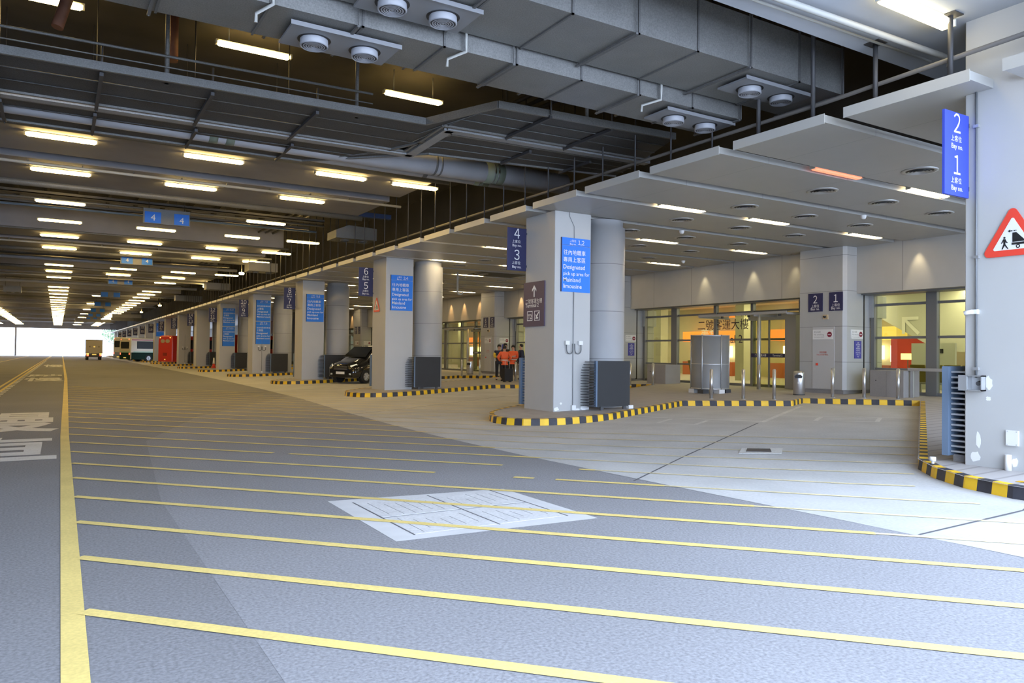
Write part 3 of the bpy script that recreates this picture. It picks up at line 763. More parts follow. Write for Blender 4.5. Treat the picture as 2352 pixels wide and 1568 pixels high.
# cable trays running across the recess
for i, y in enumerate((32.6, 35.0, 50.5, 54.0, 66, 72, 85, 91)):
    mb = MB(); mb.box(-8, 10, y, y+.45, 7.35, 7.38); mb.box(-8, 10, y, y+.02, 7.35, 7.47); mb.box(-8, 10, y+.43, y+.45, 7.35, 7.47)
    x = -7.5
    while x < 10: mb.cyl((x, y+.22, 7.4), (x, y+.22, 8.59), .012, 5); x += 2.3
    tag(mb.build('cable_tray', M_galv_d), 'dark cable tray hung across the hall, %s past the first beams' % ORD[i], 'cable tray', 'cable trays across the hall')
tag(MB().box(8.2, 11.4, 28.3, 28.55, 7.0, 7.18).build('blue_tray', mat('blue_steel', (.03,.06,.16), .5)), 'blue painted tray near the canopy edge', 'cable tray')
for i in range(3):
    tag(MB().tube([(10.0-i*.35, 12.5, 7.6), (9.6-i*.35, 24, 7.7), (9.2-i*.35, 60, 7.8)], .05, 6).build('ceiling_pipe', M_dark), 'dark pipe running down the hall near the canopy edge, %s' % ORD[i], 'pipe', 'pipes along the canopy edge')
# pipes on the pale beam
tag(MB().tube([(3, 6.55, 6.24), (11.4, 6.3, 6.24), (11.55, 6.28, 6.22), (11.55, 6.28, 6.1)], .045, 10).build('conduit', M_wcond), 'white pipe along the edge of the pale beam', 'pipe')
tag(MB().tube([(3, 6.8, 6.30), (11.6, 6.6, 6.30)], .02, 8).build('conduit', M_wcond), 'thin cable conduit along the pale beam edge', 'pipe')
# big grey air boxes hanging near the canopy edge
for i, (x, y, z, w) in enumerate([(9.7, 30, 6.35, 1.75), (9.2, 44, 6.2, 1.6), (9.5, 60, 6.25, 1.7), (9.6, 78, 6.4, 2.4), (-4.3, 52, 6.35, 1.2), (-4.0, 76, 6.4, 1.3), (6.5, 118, 6.1, 3.6), (7.2, 134, 6.2, 5.0), (2.4, 142, 6.1, 5.2)]):
    t = thing('air_box', 'grey metal air box hung from the deck, %s' % ['nearest, with a slanted side', 'second along the canopy edge', 'third along the canopy edge', 'fourth along the canopy edge', 'at the left edge of the picture', 'second at the left', 'long one far down the hall', 'longest one far down the hall', 'far one above the pick-up lane'][i], 'air box', (x, y, z), 0, 'air boxes under the deck')
    mb = MB(); mb.extr([(0, .0), (w, 0), (w, .5), (w*.3, .55), (0, .32)] if i == 0 else [(0, 0), (w, 0), (w, .5), (0, .5)], (x, y, z), (1,0,0), (0,0,1), (0,1.2,0)); mb.build('casing', M_galv, t)
    tp = 8.59
    for a_, b_ in by:
        if a_-.02 < y+.6 < b_+.02: tp = 6.99
    for q in (.3, .75): MB().lathe([(.17, -.06), (.2, 0)], (x+w*q, y+.5, z), 14).build('nozzle', M_galv, t)
    for q in (.1, .9): MB().cyl((x+w*q, y+.6, z+.3), (x+w*q, y+.6, tp), .015, 5).build('rod', M_dark, t)
# ============================================================ SIGNS
XP, YN = (1, 0, 0), (0, -1, 0)
# overhead blue lane signs
for i, (y, x) in enumerate([(31.6, 2.7), (47.5, 2.95), (62.8, 3.1), (78.8, 3.3), (96, 3.45), (112, 3.6), (128, 3.8), (144, 4.0)]):
    t = thing('lane_sign', 'hanging grey lane sign with two blue fields, %s down the hall' % ORD[i], 'sign', (x+.82, y, 6.5), 0, 'hanging lane signs')
    MB().box(x, x+1.65, y, y+.12, 6.47, 7.05).build('board', M_galv, t)
    MB().box(x+.05, x+.62, y-.012, y, 6.50, 6.92).build('blue_field', M_blue, t); MB().box(x+1.08, x+1.62, y-.012, y, 6.50, 6.92).build('blue_field', M_blue, t)
    if i == 0:
        MB().text('4', .34, (x+.34, y-.014, 6.59), XP, m=0, align='C').text('4', .34, (x+1.35, y-.014, 6.56), XP, align='C').build('lettering', M_letter, t)
    elif i < 3: MB().text('4', .30, (x+.34, y-.014, 6.6), XP, m=0, align='C').text('4', .30, (x+1.35, y-.014, 6.6), XP, align='C').build('lettering', M_letter, t)
    tp = 8.59
    for a_, b_ in by:
        if a_-.02 < y+.06 < b_+.02: tp = 7.0
    if tp > 8:
        for q in (.2, 1.45): MB().cyl((x+q, y+.06, 7.05), (x+q, y+.06, tp), .015, 5).build('rod', M_dark, t)
# bay number blades on the columns
for n in range(-1, NCOL-2):
    a, b = 2*(n+2), 2*(n+2)-1
    y = cy1(n)-.06; x0, x1 = CX0-.62, CX0-.02; z0, z1 = zs(CX0)+3.68, zs(CX0)+4.82
    t = thing('bay_sign', 'blade sign reading bay numbers %d and %d on its column' % (a, b), 'sign', ((x0+x1)/2, y, z0), 0, 'bay number blade signs')
    day = (n == -1)  # only the nearest blade gets the daylit blue
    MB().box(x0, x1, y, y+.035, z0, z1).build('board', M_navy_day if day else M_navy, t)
    mb = MB(); yy = y-.004; xc = (x0+x1)/2
    for q, num in ((.5, a), (0, b)):
        zz = z0+q*(z1-z0)*1.0
        w = .34 if num >= 10 else None
        mb.digits(str(num), .36, (xc, yy, zz+.29), XP, squeeze=.85)
        if n < 8:
            mb.textw('上客位', .26, (xc-.02, yy, zz+.175), XP, align='C'); mb.textw('Bay no.', .28, (xc, yy, zz+.07), XP, align='C', bold=.005)
    mb.build('lettering', M_letter, t)
    mb = MB(); mb.box(x1-.01, CX0+.01, y+.002, y+.033, z0+.1, z0+.16); mb.box(x1-.01, CX0+.01, y+.002, y+.033, z1-.16, z1-.1); mb.build('bracket', M_dark, t)
# bright blue notices on the near faces
def notice(n, z0, z1, head, lines, label, dbl=False):
    y = cy1(n)-1.39-.03; x0, x1 = 10.97, 11.87
    t = thing('notice_board', label, 'sign', ((x0+x1)/2, y, z0), 0, 'bright blue notices on columns')
    MB().box(x0, x1, y, y+.03, z0, z1-.20).box(x0, x1, y, y+.03, z1-.19, z1).build('board', M_blue, t)
    mb = MB(); yy = y-.004
    mb.textw('上客位', .2, (x0+.24, yy, z1-.10), XP); mb.textw('Bay no.', .2, (x0+.24, yy, z1-.18), XP, bold=.004)
    mb.digits(head, .15, (x0+.5, yy, z1-.16), XP, align='L')
    z = z1-.43
    for l, cj in lines:
        v2, _ = text_geo(l, 1.0, 0 if cj else .004); w = max(p[0] for p in v2)-min(p[0] for p in v2)
        s_ = .142 if cj else .155
        s_ = min(s_, .83/w)
        mb.text(l, s_, (x0+.045, yy, z), XP, bold=0 if cj else .004); z -= .185 if cj else .165
    mb.build('lettering', M_letter, t)
    MB().box(x0-.02, x0+.0, y, y+.05, z0, z1).build('frame', M_navy, t)
LM = [('往內地轎車', 1), ('專用上客區', 1), ('Designated', 0), ('pick up area for', 0), ('Mainland', 0), ('limousine', 0)]
LC = [('往內地旅遊車專用', 1), ('上客區', 1), ('Designated', 0), ('pick up area for', 0), ('Mainland coach', 0)]
notice(0, 3.26, 4.65, '1,2', LM, 'bright blue notice for bays 1 and 2 on the big column')
notice(1, 3.28, 4.65, '3,4', LM, 'bright blue notice for bays 3 and 4, right of the black van')
notice(2, 3.20, 4.62, '5,6', LM, 'bright blue notice for bays 5 and 6, left of the black van')
notice(3, 3.60, 4.95, '7,8', LC, 'upper blue notice on the fifth column, above cable loops')
notice(3, 2.10, 3.55, '7,8', LC, 'lower blue notice on the fifth column, above cable loops')
notice(4, 3.55, 4.95, '9,10', LC, 'upper blue notice on the column behind the white cone')
notice(4, 2.0, 3.5, '9,10', LC, 'lower blue notice on the column behind the white cone')
notice(8, 3.4, 5.1, '19', LC, 'small far blue notice above the coach roof')
# Terminal 2 directional board on the road face of the big column
t = thing('direction_sign', 'plum board with white arrow and Terminal 2 on the big column', 'sign', (CX0-.03, 16.55, 2.37))
MB().box(CX0-.035, CX0, 16.13, 17.13, 2.38, 3.56).build('board', M_purple, t)
mb = MB(); xx = CX0-.040
def xface(pts): return [(16.99-p[0], p[1]) for p in pts]
mb.extr([(-.022,-.17),(.022,-.17),(.022,.05),(.10,-.03),(.10,.03),(0,.14),(-.10,.03),(-.10,-.03),(-.022,.05)], (xx, 16.60, 3.33), YN, (0,0,1), (-.002,0,0))
mb.textw('二號客運大樓', .80, (xx, 17.02, 3.0), YN); mb.textw('Terminal 2', .64, (xx, 17.02, 2.89), YN, bold=.012)
for cx in (16.80, 16.45):
    for a, b, c, d in ((-.13,.13,-.13,-.112),(-.13,.13,.112,.13),(-.13,-.112,-.13,.13),(.112,.13,-.13,.13)):
        mb.extr([(a,c),(b,c),(b,d),(a,d)], (xx, cx, 2.66), YN, (0,0,1), (-.002,0,0))
mb.textw('T2', .19, (xx, 16.80, 2.58), YN, align='C', bold=.012)
mb.extr([(-.08,-.09),(.05,-.09),(.06,-.06),(.0,-.04),(.10,.08),(.07,.09),(-.03,-.0),(-.07,.03),(-.08,.02),(-.05,-.04)], (xx, 16.45, 2.67), YN, (0,0,1), (-.002,0,0))
mb.build('lettering', M_letter, t)
# warning triangles
def tri_sign(yc, zc, s, label):
    t = thing('warning_sign', label, 'sign', (CX0-.02, yc, zc), 0, 'trolley warning triangles')
    def rt(r, rad):
        out = []
        cs = [(0, r), (-r*.866, -r*.5), (r*.866, -r*.5)]
        for cx, cy in cs:
            a0 = math.atan2(cy, cx)
            for k in range(-3, 4): out.append((cx*(1-rad/r*1.0)+rad*math.cos(a0+k*PI/9), cy*(1-rad/r)+rad*math.sin(a0+k*PI/9)))
        return out
    MB().extr(rt(s, .06*s/.42), (CX0-.012, yc, zc), YN, (0,0,1), (-.01,0,0)).build('red_border', M_red, t)
    MB().extr(rt(s*.68, .02), (CX0-.022, yc, zc-.0), YN, (0,0,1), (-.003,0,0)).build('white_field', M_white, t)
    mb = MB(); X = CX0-.027; k = s/.42; w = (-.002,0,0)
    P_ = lambda pts: [(a*k, b*k) for a, b in pts]
    for pts in ([(.0,-.05),(.17,-.05),(.05,.08),(.0,.08)], [(-.01,-.09),(.2,-.09),(.2,-.06),(-.01,-.06)], [(-.06,.105),(-.03,.125),(-.03,.112),(0,.112),(0,.098),(-.03,.098),(-.03,.085)],
                [(.015,.098),(.03,.098),(.03,.112),(.015,.112)], [(.04,.098),(.05,.098),(.05,.112),(.04,.112)],
                [(-.12,-.0),(-.09,.0),(-.075,-.035),(-.06,-.05),(-.065,-.06),(-.09,-.045),(-.092,-.07),(-.05,-.14),(-.065,-.14),(-.1,-.09),(-.125,-.14),(-.14,-.14),(-.115,-.07),(-.118,-.03),(-.135,-.06),(-.145,-.055)]):
        mb.extr(P_(pts), (X, yc, zc), YN, (0,0,1), w)
    ring = lambda cx, cy, r: [(cx+r*math.cos(t_*PI/8), cy+r*math.sin(t_*PI/8)) for t_ in range(16)]
    mb.extr(P_(ring(-.103, .018, .014)), (X, yc, zc), YN, (0,0,1), w); mb.extr(P_(ring(.07, -.115, .026)), (X, yc, zc), YN, (0,0,1), w)
    mb.build('pictogram', M_blk, t)
    MB().extr(P_(ring(.07, -.115, .013)), (X-.004, yc, zc), YN, (0,0,1), (-.001,0,0)).build('wheel_gap', M_white, t)
tri_sign(5.02, 3.25, .40, 'red and white triangle with trolley pictogram on the nearest column')
tri_sign(28.08, 3.45, .36, 'small triangle sign on the side of the column right of the van')
# electrical bits on columns
def wires(n, label):
    y = cy1(n)-1.39-.02; x = 11.36; g = mat('grey_conduit', (.30,.31,.32), .5)
    t = thing('conduit', label, 'conduit', (x, y, zs(x)), 0, 'conduits with cable loops')
    MB().tube([(x, y, zs(x)+.12), (x+.0, y, 3.26)], .012, 6).build('pipe_run', g, t)
    if n == 0: MB().tube([(x+.0, y, 4.65), (x, y, 4.95), (x-.15, y, 5.2), (x-.15, y, CANZ)], .009, 6).build('upper_wire', g, t)
    for s in (-1, 1):
        pts = [(x+s*(.03), y-.02, 1.93)]+[(x+s*(.13-.10*math.cos(a)), y-.03, 1.78-.11*math.sin(a)) for a in [PI*i/8 for i in range(9)]]+[(x+s*.23, y-.02, 1.9)]
        MB().tube(pts, .014, 8).build('cable_loop', M_dark if n else mat('loop_grey', (.16,.17,.18), .5), t)
        MB().box(x+s*.21-.06, x+s*.21+.06, y-.05, y+.02, 1.90, 2.0).build('socket_box', M_white, t)
    MB().box(x-.06, x+.06, y-.06, y+.02, zs(x)+.02, zs(x)+.14).build('base_box', M_white, t)
wires(0, 'thin conduit with two U-shaped cable loops on the big column')
wires(3, 'conduit with two cable loops under the blue notices, fifth column')
wires(6, 'conduit with two cable loops on a far column beside the red bus')
t = thing('conduit', 'dark vertical conduit with clamps and an open box on the nearest column', 'conduit', (CX0-.03, 5.48, 1.2))
MB().cyl((CX0-.03, 5.475, 1.4), (CX0-.03, 5.475, CANZ), .016, 8).build('pipe_run', mat('conduit_dark', (.16,.17,.18), .5), t)
mb = MB(); 
for z in (4.85, 3.05, 1.52): mb.box(CX0-.05, CX0, 5.44, 5.51, z-.02, z+.02)
mb.build('clamp', M_alu, t)
mb = MB(); mb.box(CX0-.12, CX0, 5.36, 5.55, 1.22, 1.235); mb.box(CX0-.12, CX0, 5.36, 5.55, 1.415, 1.43); mb.box(CX0-.12, CX0, 5.36, 5.372, 1.22, 1.43); mb.box(CX0-.12, CX0, 5.54, 5.55, 1.22, 1.43); mb.box(CX0-.012, CX0-.004, 5.36, 5.55, 1.22, 1.43)
mb.box(CX0-.13, CX0-.118, 5.548, 5.66, 1.22, 1.43); mb.build('box', M_alu, t)
MB().cyl((CX0-.09, 5.42, 1.32), (CX0-.03, 5.42, 1.33), .03, 10).build('plug', M_dark, t)
MB().cyl((CX0-.07, 5.52, 2.3), (CX0-.10, 5.60, 2.28), .03, 8).box(CX0-.06, CX0, 5.45, 5.55, 2.27, 2.33).build('floodlight_joint', M_white, t)
t = thing('junction_box', 'white square cover plate low on the nearest column', 'junction box', (CX0-.02, 5.03, .6))
MB().box(CX0-.03, CX0, 4.95, 5.10, .52, .72).build('cover', M_white, t)
MB().box(CX0-.035, CX0-.03, 4.965, 4.975, .70, .71).box(CX0-.035, CX0-.03, 5.075, 5.085, .70, .71).box(CX0-.035, CX0-.03, 4.965, 4.975, .53, .54).box(CX0-.035, CX0-.03, 5.075, 5.085, .53, .54).build('screw', M_alu, t)
tag(MB().cyl((CX0-.05, 5.06, zs(CX0)-.01), (CX0-.05, 5.06, .40), .04, 12).build('pipe_stub', M_white), 'short white pipe stub at the foot of the nearest column', 'pipe')
tag(MB().cyl((10.45, 5.9, zs(10.4)+.04), (10.45, 5.9, zs(10.4)+.1), .04, 10).cyl((10.45, 5.9, zs(10.4)-.01), (10.45, 5.9, zs(10.4)+.05), .02, 6).build('marker_stud', M_white), 'small white stud on the kerb by the nearest guard', 'stud')
# white plaster patches
def patches(lst, n, label, words):
    for (a, z, w, h), wd in zip(lst, words):
        mb = MB(); pts = [(w*math.cos(t_*PI/6)*(1+.25*math.sin(3*t_+a*7)), h*math.sin(t_*PI/6)*(1+.2*math.cos(2*t_+z*9))) for t_ in range(12)]
        if n == -1: mb.extr(pts, (CX0-.0005, a, z), YN, (0,0,1), (-.002,0,0))
        else: mb.extr(pts, (a, cy1(n)-1.39-.0005, z), XP, (0,0,1), (0,-.002,0))
        tag(mb.build('plaster_patch', M_patch), '%s %s' % (wd, label), 'patch', 'white plaster patches')
patches([(5.33, 1.33, .05, .09), (5.33, 1.12, .03, .03), (5.46, .55, .03, .11), (5.50, .32, .06, .07), (5.0, .3, .04, .06)], -1, 'on the nearest column', ['white plaster patch beside the open box', 'small white plaster drop under the open box', 'tall thin white plaster patch', 'white plaster patch at the foot corner', 'white plaster patch by the pipe stub'])
patches([(10.86, .26, .07, .05), (11.75, .27, .13, .06), (11.5, .23, .1, .03), (11.0, .40, .03, .03)], 0, 'at the foot of the arrow-sign column', ['white plaster patch on the left corner', 'widest white plaster patch, right,', 'thin white plaster patch under the base box', 'tiny white plaster patch'])
tag(MB().box(12.9, 13.05, 15.3, 15.4, zs(12.9), zs(12.9)+.09).build('base_block', M_white), 'small pale block at the foot of the dark guard panel', 'block')
# ============================================================ TERMINAL FACADE
GX = 23.5
def zg(x=GX): return zs(x)
M_frame = mat('window_frame', (0.20, 0.20, 0.20), 0.45, 0.3)
M_frame_l = mat('window_frame_light', (0.36, 0.36, 0.36), 0.45, 0.3)
mb = MB(); mb.box(FX, FX+1.0, -6, YEND, 3.78, 8.62); struct(mb, 'wall_right', M_clad, 'grey panelled cladding above the terminal glazing', 'wall')  # carried up unseen above the canopy to shut out daylight
mb = MB(); mb.box(FX+.25, GX+.1, -6, YEND, 3.74, 3.78); struct(mb, 'trim_soffit', M_frame, 'dark soffit strip above the glazing', 'trim')
npil = 9
for k in range(-1, npil):
    o = PITCHY*k; b = .10
    mb = MB(); mb.prism([(22.0,15.3+b+o),(22.0+b,15.3+o),(23.0,15.3+o),(23.0,15.36+o),(24.1,15.36+o),(24.1,17.05+o),(22.0,17.05+o)], zs(22)+.14, CANZ-.005)
    mb.prism([(22.06,15.4+o),(24.0,15.4+o),(24.0,17.0+o),(22.06,17.0+o)], zs(22)-.02, zs(22)+.15, 1)
    mb.box(22.97, 23.02, 15.285+o, 15.36+o, zs(22)+.1, 3.85, 2)
    mb.box(23.35, 24.1, 15.2+o, 15.36+o, 3.0, 3.74)
    kw = ['the nearest hidden one', 'with the bay signs 2 and 1', 'behind the big column', 'with the bay signs 6 and 5']
    struct(mb, 'pilaster', [M_pil, M_stone, M_blk], 'grey panelled pilaster of the terminal front, '+(kw[k+1] if k < 3 else '%s farther along' % ORD[k-3]), 'pilaster')
# glazing between pilasters: one window object per stretch
for k in range(-1, 6):
    o = PITCHY*k; y0, y1 = 17.05+o, 26.76+o
    z0 = zg(); zt = 3.74
    w = tag(bpy.data.objects.new('window_%d' % (k+2), None), 'glazed terminal front, stretch %s from the near end' % ORD[k+1], 'window', None, 'structure'); COL.objects.link(w); w.location = (GX, y0, z0)
    mb = MB(); 
    ms = [y0+.0, y0+1.0, y0+3.25, y0+5.2, y0+7.5, y1-.12]
    for y in ms: mb.box(GX-.12, GX+.06, y, y+(.34 if y == ms[4] else .12), z0, zt)
    for z in (3.42, 2.33): mb.box(GX-.05, GX+.05, y0, y1, z-.04, z+.04)
    mb.box(GX-.05, GX+.05, y0+3.3, y1, 1.26, 1.33) if k != 0 else mb.box(GX-.05, GX+.05, y0+5.2, y1, 1.26, 1.33)
    mb.box(GX-.06, GX+.06, y0, y1, z0, z0+.10)
    mb.build('frame', M_frame, w)
    mb = MB(); mb.box(GX-.006, GX+.006, y0, y1, z0+.1, zt); mb.build('pane', M_glass, w)
    # door
    d = tag(bpy.data.objects.new('door_%d' % (k+2), None), 'glass sliding doors with navy band, stretch %s from the near end' % ORD[k+1], 'door', None, 'structure'); COL.objects.link(d); d.location = (GX-.3, y0+2, z0)
    mb = MB(); mb.box(GX-.5, GX-.12, y0+.95, y0+1.42, z0, 3.3); mb.box(GX-.5, GX-.12, y0+1.42, y0+3.15, 3.05, 3.3); mb.build('portal', M_frame_l, d)
    mb = MB(); mb.box(GX-.32, GX-.30, y0+1.42, y0+3.1, z0+.02, 3.05); mb.build('leaf_glass', M_glass, d)
    mb = MB(); 
    for y in (1.44, 2.27, 3.08): mb.box(GX-.34, GX-.28, y0+y, y0+y+.05, z0+.02, 3.05)
    mb.build('leaf_frame', M_frame, d)
    mb = MB(); mb.box(GX-.35, GX-.34, y0+1.44, y0+3.13, 1.63, 1.78); nb = mb.build('navy_band', M_navy, d)
    mb = MB(); mb.textw('二號客運大樓', .55, (GX-.352, y0+2.95, 1.67), YN, bold=.01); mb.textw('Terminal 2', .45, (GX-.352, y0+2.1, 1.67), YN, bold=.01); mb.build('lettering', M_letter, d)
    # glass canopy and its post
    t = thing('entrance_canopy', 'flat glass canopy on a silver post at terminal doors, %s from the near end' % ORD[k+1], 'canopy', (22.1, 18.9+o, zs(22.1)), 0, 'glass canopies over the doors')
    MB().box(21.75, GX-.12, 17.4+o, 21.6+o, 3.22, 3.25).build('glass_sheet', M_glass, t)
    MB().box(21.72, 21.76, 17.4+o, 21.6+o, 3.18, 3.27).box(21.75, GX-.1, 18.85+o, 18.91+o, 3.13, 3.21).box(21.75, GX-.1, 17.4+o, 17.45+o, 3.15, 3.22).box(21.75, GX-.1, 21.55+o, 21.6+o, 3.15, 3.22).build('frame', M_frame_l, t)
    MB().cyl((22.1, 18.9+o, zs(22.1)), (22.1, 18.9+o, 3.2), .07, 12).build('post', M_alu, t)
    mb = MB()
    for q in (17.9, 19.3, 20.6): mb.cyl((22.0, q+o, 3.12), (22.0, q+o, 3.19), .05, 8)
    mb.build('fitting', M_dark, t)
# big lettering on the glass of the first stretch
t = thing('glass_lettering', 'large dark terminal name lettering on the glass beside the doors', 'lettering', (GX-.04, 21.9, 2.4))
mb = MB(); mb.textw('二號客運大樓', 2.75, (GX-.03, 23.35, 2.78), YN, bold=-.0, hmax=.6).textw('Terminal 2', 2.0, (GX-.03, 22.9, 2.20), YN, hmax=.55); mb.build('lettering', mat('plum_letter', (.04,.03,.05), .6), t)
# stone cabinets, rails
for i, (x0, x1, y0, y1, lab) in enumerate([(22.05, 22.9, 13.35, 14.45, 'beside the nearest pilaster, behind the third bollard'), (22.05, 22.9, 23.8, 24.95, 'behind the round column of the big column'), (22.05, 22.9, 35.2, 36.4, 'behind the waiting people')]):
    t = thing('stone_cabinet', 'waist-high grey stone cabinet '+lab, 'cabinet', ((x0+x1)/2, (y0+y1)/2, zs(x0)), 0, 'stone cabinets at the terminal wall')
    MB().box(x0, x1, y0, (y0+y1)/2-.004, zs(x0)-.01, 1.27).box(x0, x1, (y0+y1)/2+.004, y1, zs(x0)-.01, 1.27).build('body', M_stone, t)
    MB().cyl((x0-.01, y1-.2, .95), (x0, y1-.2, .95), .02, 8).build('lock', M_dark, t)
t = thing('hand_rail', 'long flat rail in front of the glazing, right of the stone cabinet', 'rail', (22.3, 12, zs(22.3)))
MB().box(22.25, 22.4, 9.5, 13.34, 1.27, 1.36).build('top', M_alu, t)
MB().box(22.3, 22.35, 13.2, 13.28, zs(22.3)-.01, 1.27).box(22.3, 22.35, 11.2, 11.28, zs(22.3)-.01, 1.27).build('post', M_alu, t)
# pilaster signs
def wall_bay(num, y0, y1, z0, z1, x, lab):
    t = thing('bay_plate', lab, 'sign', (x-.02, (y0+y1)/2, z0), 0, 'bay number plates on the pilasters')
    MB().box(x-.02, x, y0, y1, z0, z1).build('board', M_navy, t)
    h = z1-z0
    MB().digits(num, h*.56, (x-.023, (y0+y1)/2, z0+h*.46), YN, squeeze=.85).textw('上客位', h*.5, (x-.023, (y0+y1)/2, z0+h*.24), YN, align='C').textw('Bay no.', h*.55, (x-.023, (y0+y1)/2, z0+h*.08), YN, align='C', bold=.004).build('lettering', M_letter, t)
for k in range(0, 5):
    o = PITCHY*k
    wall_bay(str(2*k+2), 16.14+o, 16.70+o, 3.2, 3.82, 22.0, 'navy plate with number %d on a pilaster' % (2*k+2))
    wall_bay(str(2*k+1), 15.26+.12+o, 15.79+.10+o, 3.2, 3.82, 22.0, 'navy plate with number %d on a pilaster' % (2*k+1))
def nosmoke(o, face, k):
    kw = ['with plates 2 and 1', 'behind the big column', 'with plates 6 and 5', 'far one', 'farthest one'][k]
    lab = 'white no-smoking plate on the %s face of the pilaster, %s' % ('road' if face else 'near', kw)
    if face:
        t = thing('no_smoking_sign', lab, 'sign', (21.98, 16.1+o, 2.26), 0, 'no-smoking plates')
        MB().box(21.975, 21.984, 15.73+o, 16.51+o, 2.26, 2.59).build('board', M_white, t)
        P0, U, N = (21.973, 16.46+o), YN, (-1, 0)
        disc = (21.972, 15.86+o, 2.42)
    else:
        t = thing('no_smoking_sign', lab, 'sign', (22.7, 15.28+o, 2.29), 0, 'no-smoking plates')
        MB().box(22.30, 22.92, 15.28+o, 15.3+o, 2.28, 2.58).build('board', M_white, t)
        P0, U = (22.34, 15.277+o), XP
        disc = (22.80, 15.276+o, 2.43)
    mb = MB(); g = mat('grey_letter', (.25,.25,.25), .6)
    mb.textw('禁止吸煙', .26, (P0[0], P0[1], 2.48), U); mb.textw('No smoking', .38, (P0[0], P0[1], 2.395), U); mb.textw('Fine maximum $5000', .40, (P0[0], P0[1], 2.32), U)
    mb.build('lettering', g, t)
    MB().extr([(.09*math.cos(a*PI/10), .09*math.sin(a*PI/10)) for a in range(20)], disc, U, (0,0,1), (-.002,0,0) if face else (0,-.002,0)).build('disc', M_maroon, t)
    mb = MB(); d2 = (disc[0]-.003, disc[1], disc[2]) if face else (disc[0], disc[1]-.003, disc[2])
    mb.extr([(-.06,-.012),(.05,-.012),(.05,.012),(-.06,.012)], d2, U, (0,0,1), (-.001,0,0) if face else (0,-.001,0))
    mb.build('cigarette', M_white, t)
for k in range(0, 5): nosmoke(PITCHY*k, True, k); nosmoke(PITCHY*k, False, k)
for k in (0, 1, 2):
    o = PITCHY*k; kw = ['with plates 2 and 1', 'behind the big column', 'with plates 6 and 5'][k]
    t = thing('service_door', 'flush grey service door on the pilaster %s' % kw, 'door', (21.985, 16.1+o, .6), 0, 'service doors')
    MB().box(21.985, 22.0, 15.69+o, 16.52+o, zs(22)+.16, 2.68).build('leaf', mat('service_door_paint', (.50,.50,.50), .5), t)
    mb = MB(); r = mat('red_letter', (.6,.12,.1), .6); mb.textw('消防喉轆', .28, (21.977, 16.25+o, 1.80), YN); mb.textw('FIRE HOSE REEL', .45, (21.977, 16.35+o, 1.72), YN); mb.build('lettering', r, t)
    MB().box(21.965, 21.98, 16.30+o, 16.38+o, 1.38, 1.46).build('call_point', M_red, t)
    t = thing('notice_plate', 'small blue text notice on the near face of the pilaster %s' % kw, 'sign', (22.75, 15.28+o, 1.63), 0, 'blue text notices')
    MB().box(22.48, 22.84, 15.28+o, 15.3+o, 1.63, 2.21).build('board', mat('notice_blue', (.06,.06,.32), .5), t)
    mb = MB()
    for j, s_ in enumerate(['注意', '請勿停車', '上落客', '時間限制', 'NOTICE', 'No parking', 'Pick up', 'only']): mb.textw(s_, .24, (22.66, 15.277+o, 2.13-j*.065), XP, align='C', hmax=.055)
    mb.build('lettering', M_letter, t)
    t = thing('wall_camera', 'small orange and black wall sensor above the service door, pilaster %s' % kw, 'camera', (21.97, 16.0+o, 3.0), 0, 'wall sensors')
    MB().box(21.95, 22.0, 15.92+o, 16.10+o, 2.93, 3.08).build('plate', mat('beige_plastic', (.55,.42,.25), .5), t)
    MB().lathe([(0,-.05),(.035,-.04),(.05,0),(.05,.02)], (21.93, 16.02+o, 3.02), 12).build('dome', M_blk, t)
# bollards
bp = thing('bollard', 'steel bollard at the back kerb, left of three in front of the round kiosk', 'bollard', (17.2, 16.53, zs(17.2)), 0, 'steel bollards')
x, y = 17.2, 16.53
MB().cyl((x,y,zs(x)-.01), (x,y,zs(x)+.88), .052, 16).lathe([(.052,.88),(.045,.90),(.025,.915),(.0,.92)], (x,y,zs(x)), 16).build('post', M_steel, bp)
MB().lathe([(.085,.0),(.085,.01),(.052,.015)], (x,y,zs(x)), 16).build('base_ring', M_alu, bp)
bl = [(17.85,15.85,'middle of three in front of the round kiosk'),(18.45,15.2,'right of three in front of the round kiosk'),(20.5,14.68,'left of three before the pilaster with plates 2 and 1'),(21.1,14.02,'middle of three before the pilaster with plates 2 and 1'),(21.4,13.12,'right of three, before the stone cabinet'),
      (20.2,23.9,'first of two behind the big column'),(20.9,23.3,'second of two behind the big column, by the cabinet'),(21.95,18.75,'beside the silver canopy post'),(20.0,36.4,'beside the waiting people'),(19.3,37.2,'by the kerb in the bay beside the van column'),(18.4,30.0,'half hidden by the big column'),(17.9,41.2,'by the kerb behind the van')]
for x, y, l in bl: dup(bp, (x, y, zs(x)), 'steel bollard, '+l)
# litter bins
def bin_(x, y, lab):
    t = thing('litter_bin', lab, 'litter bin', (x, y, zs(x)), 0, 'steel litter bins')
    z = zs(x)
    MB().lathe([(.17,0),(.18,.02),(.18,.70),(.17,.76),(.10,.785),(0,.79)], (x,y,z), 22).build('body', M_steel, t)
    mb = MB(); mb.extr([(-.10,-.05),(.10,-.05),(.12,.02),(.06,.07),(-.06,.07),(-.12,.02)], (x-.155,y-.10,z+.60), (.6,-.8,0), (0,0,1), (-.03,-.02,0)); mb.build('opening', M_blk, t)
    MB().extr([(-.03,-.03),(.03,-.03),(.03,.03),(-.03,.03)], (x-.150,y-.105,z+.40), (.6,-.8,0), (0,0,1), (-.006,-.004,0)).build('label_plate', M_white, t)
    MB().lathe([(.185,-.01),(.185,.03)], (x,y,z), 22).build('foot_ring', M_dark, t)
bin_(20.75, 16.1, 'round steel litter bin with black opening, left of the pilaster with plates 2 and 1')
bin_(20.9, 39.2, 'round steel litter bin by the doors left of the waiting people')
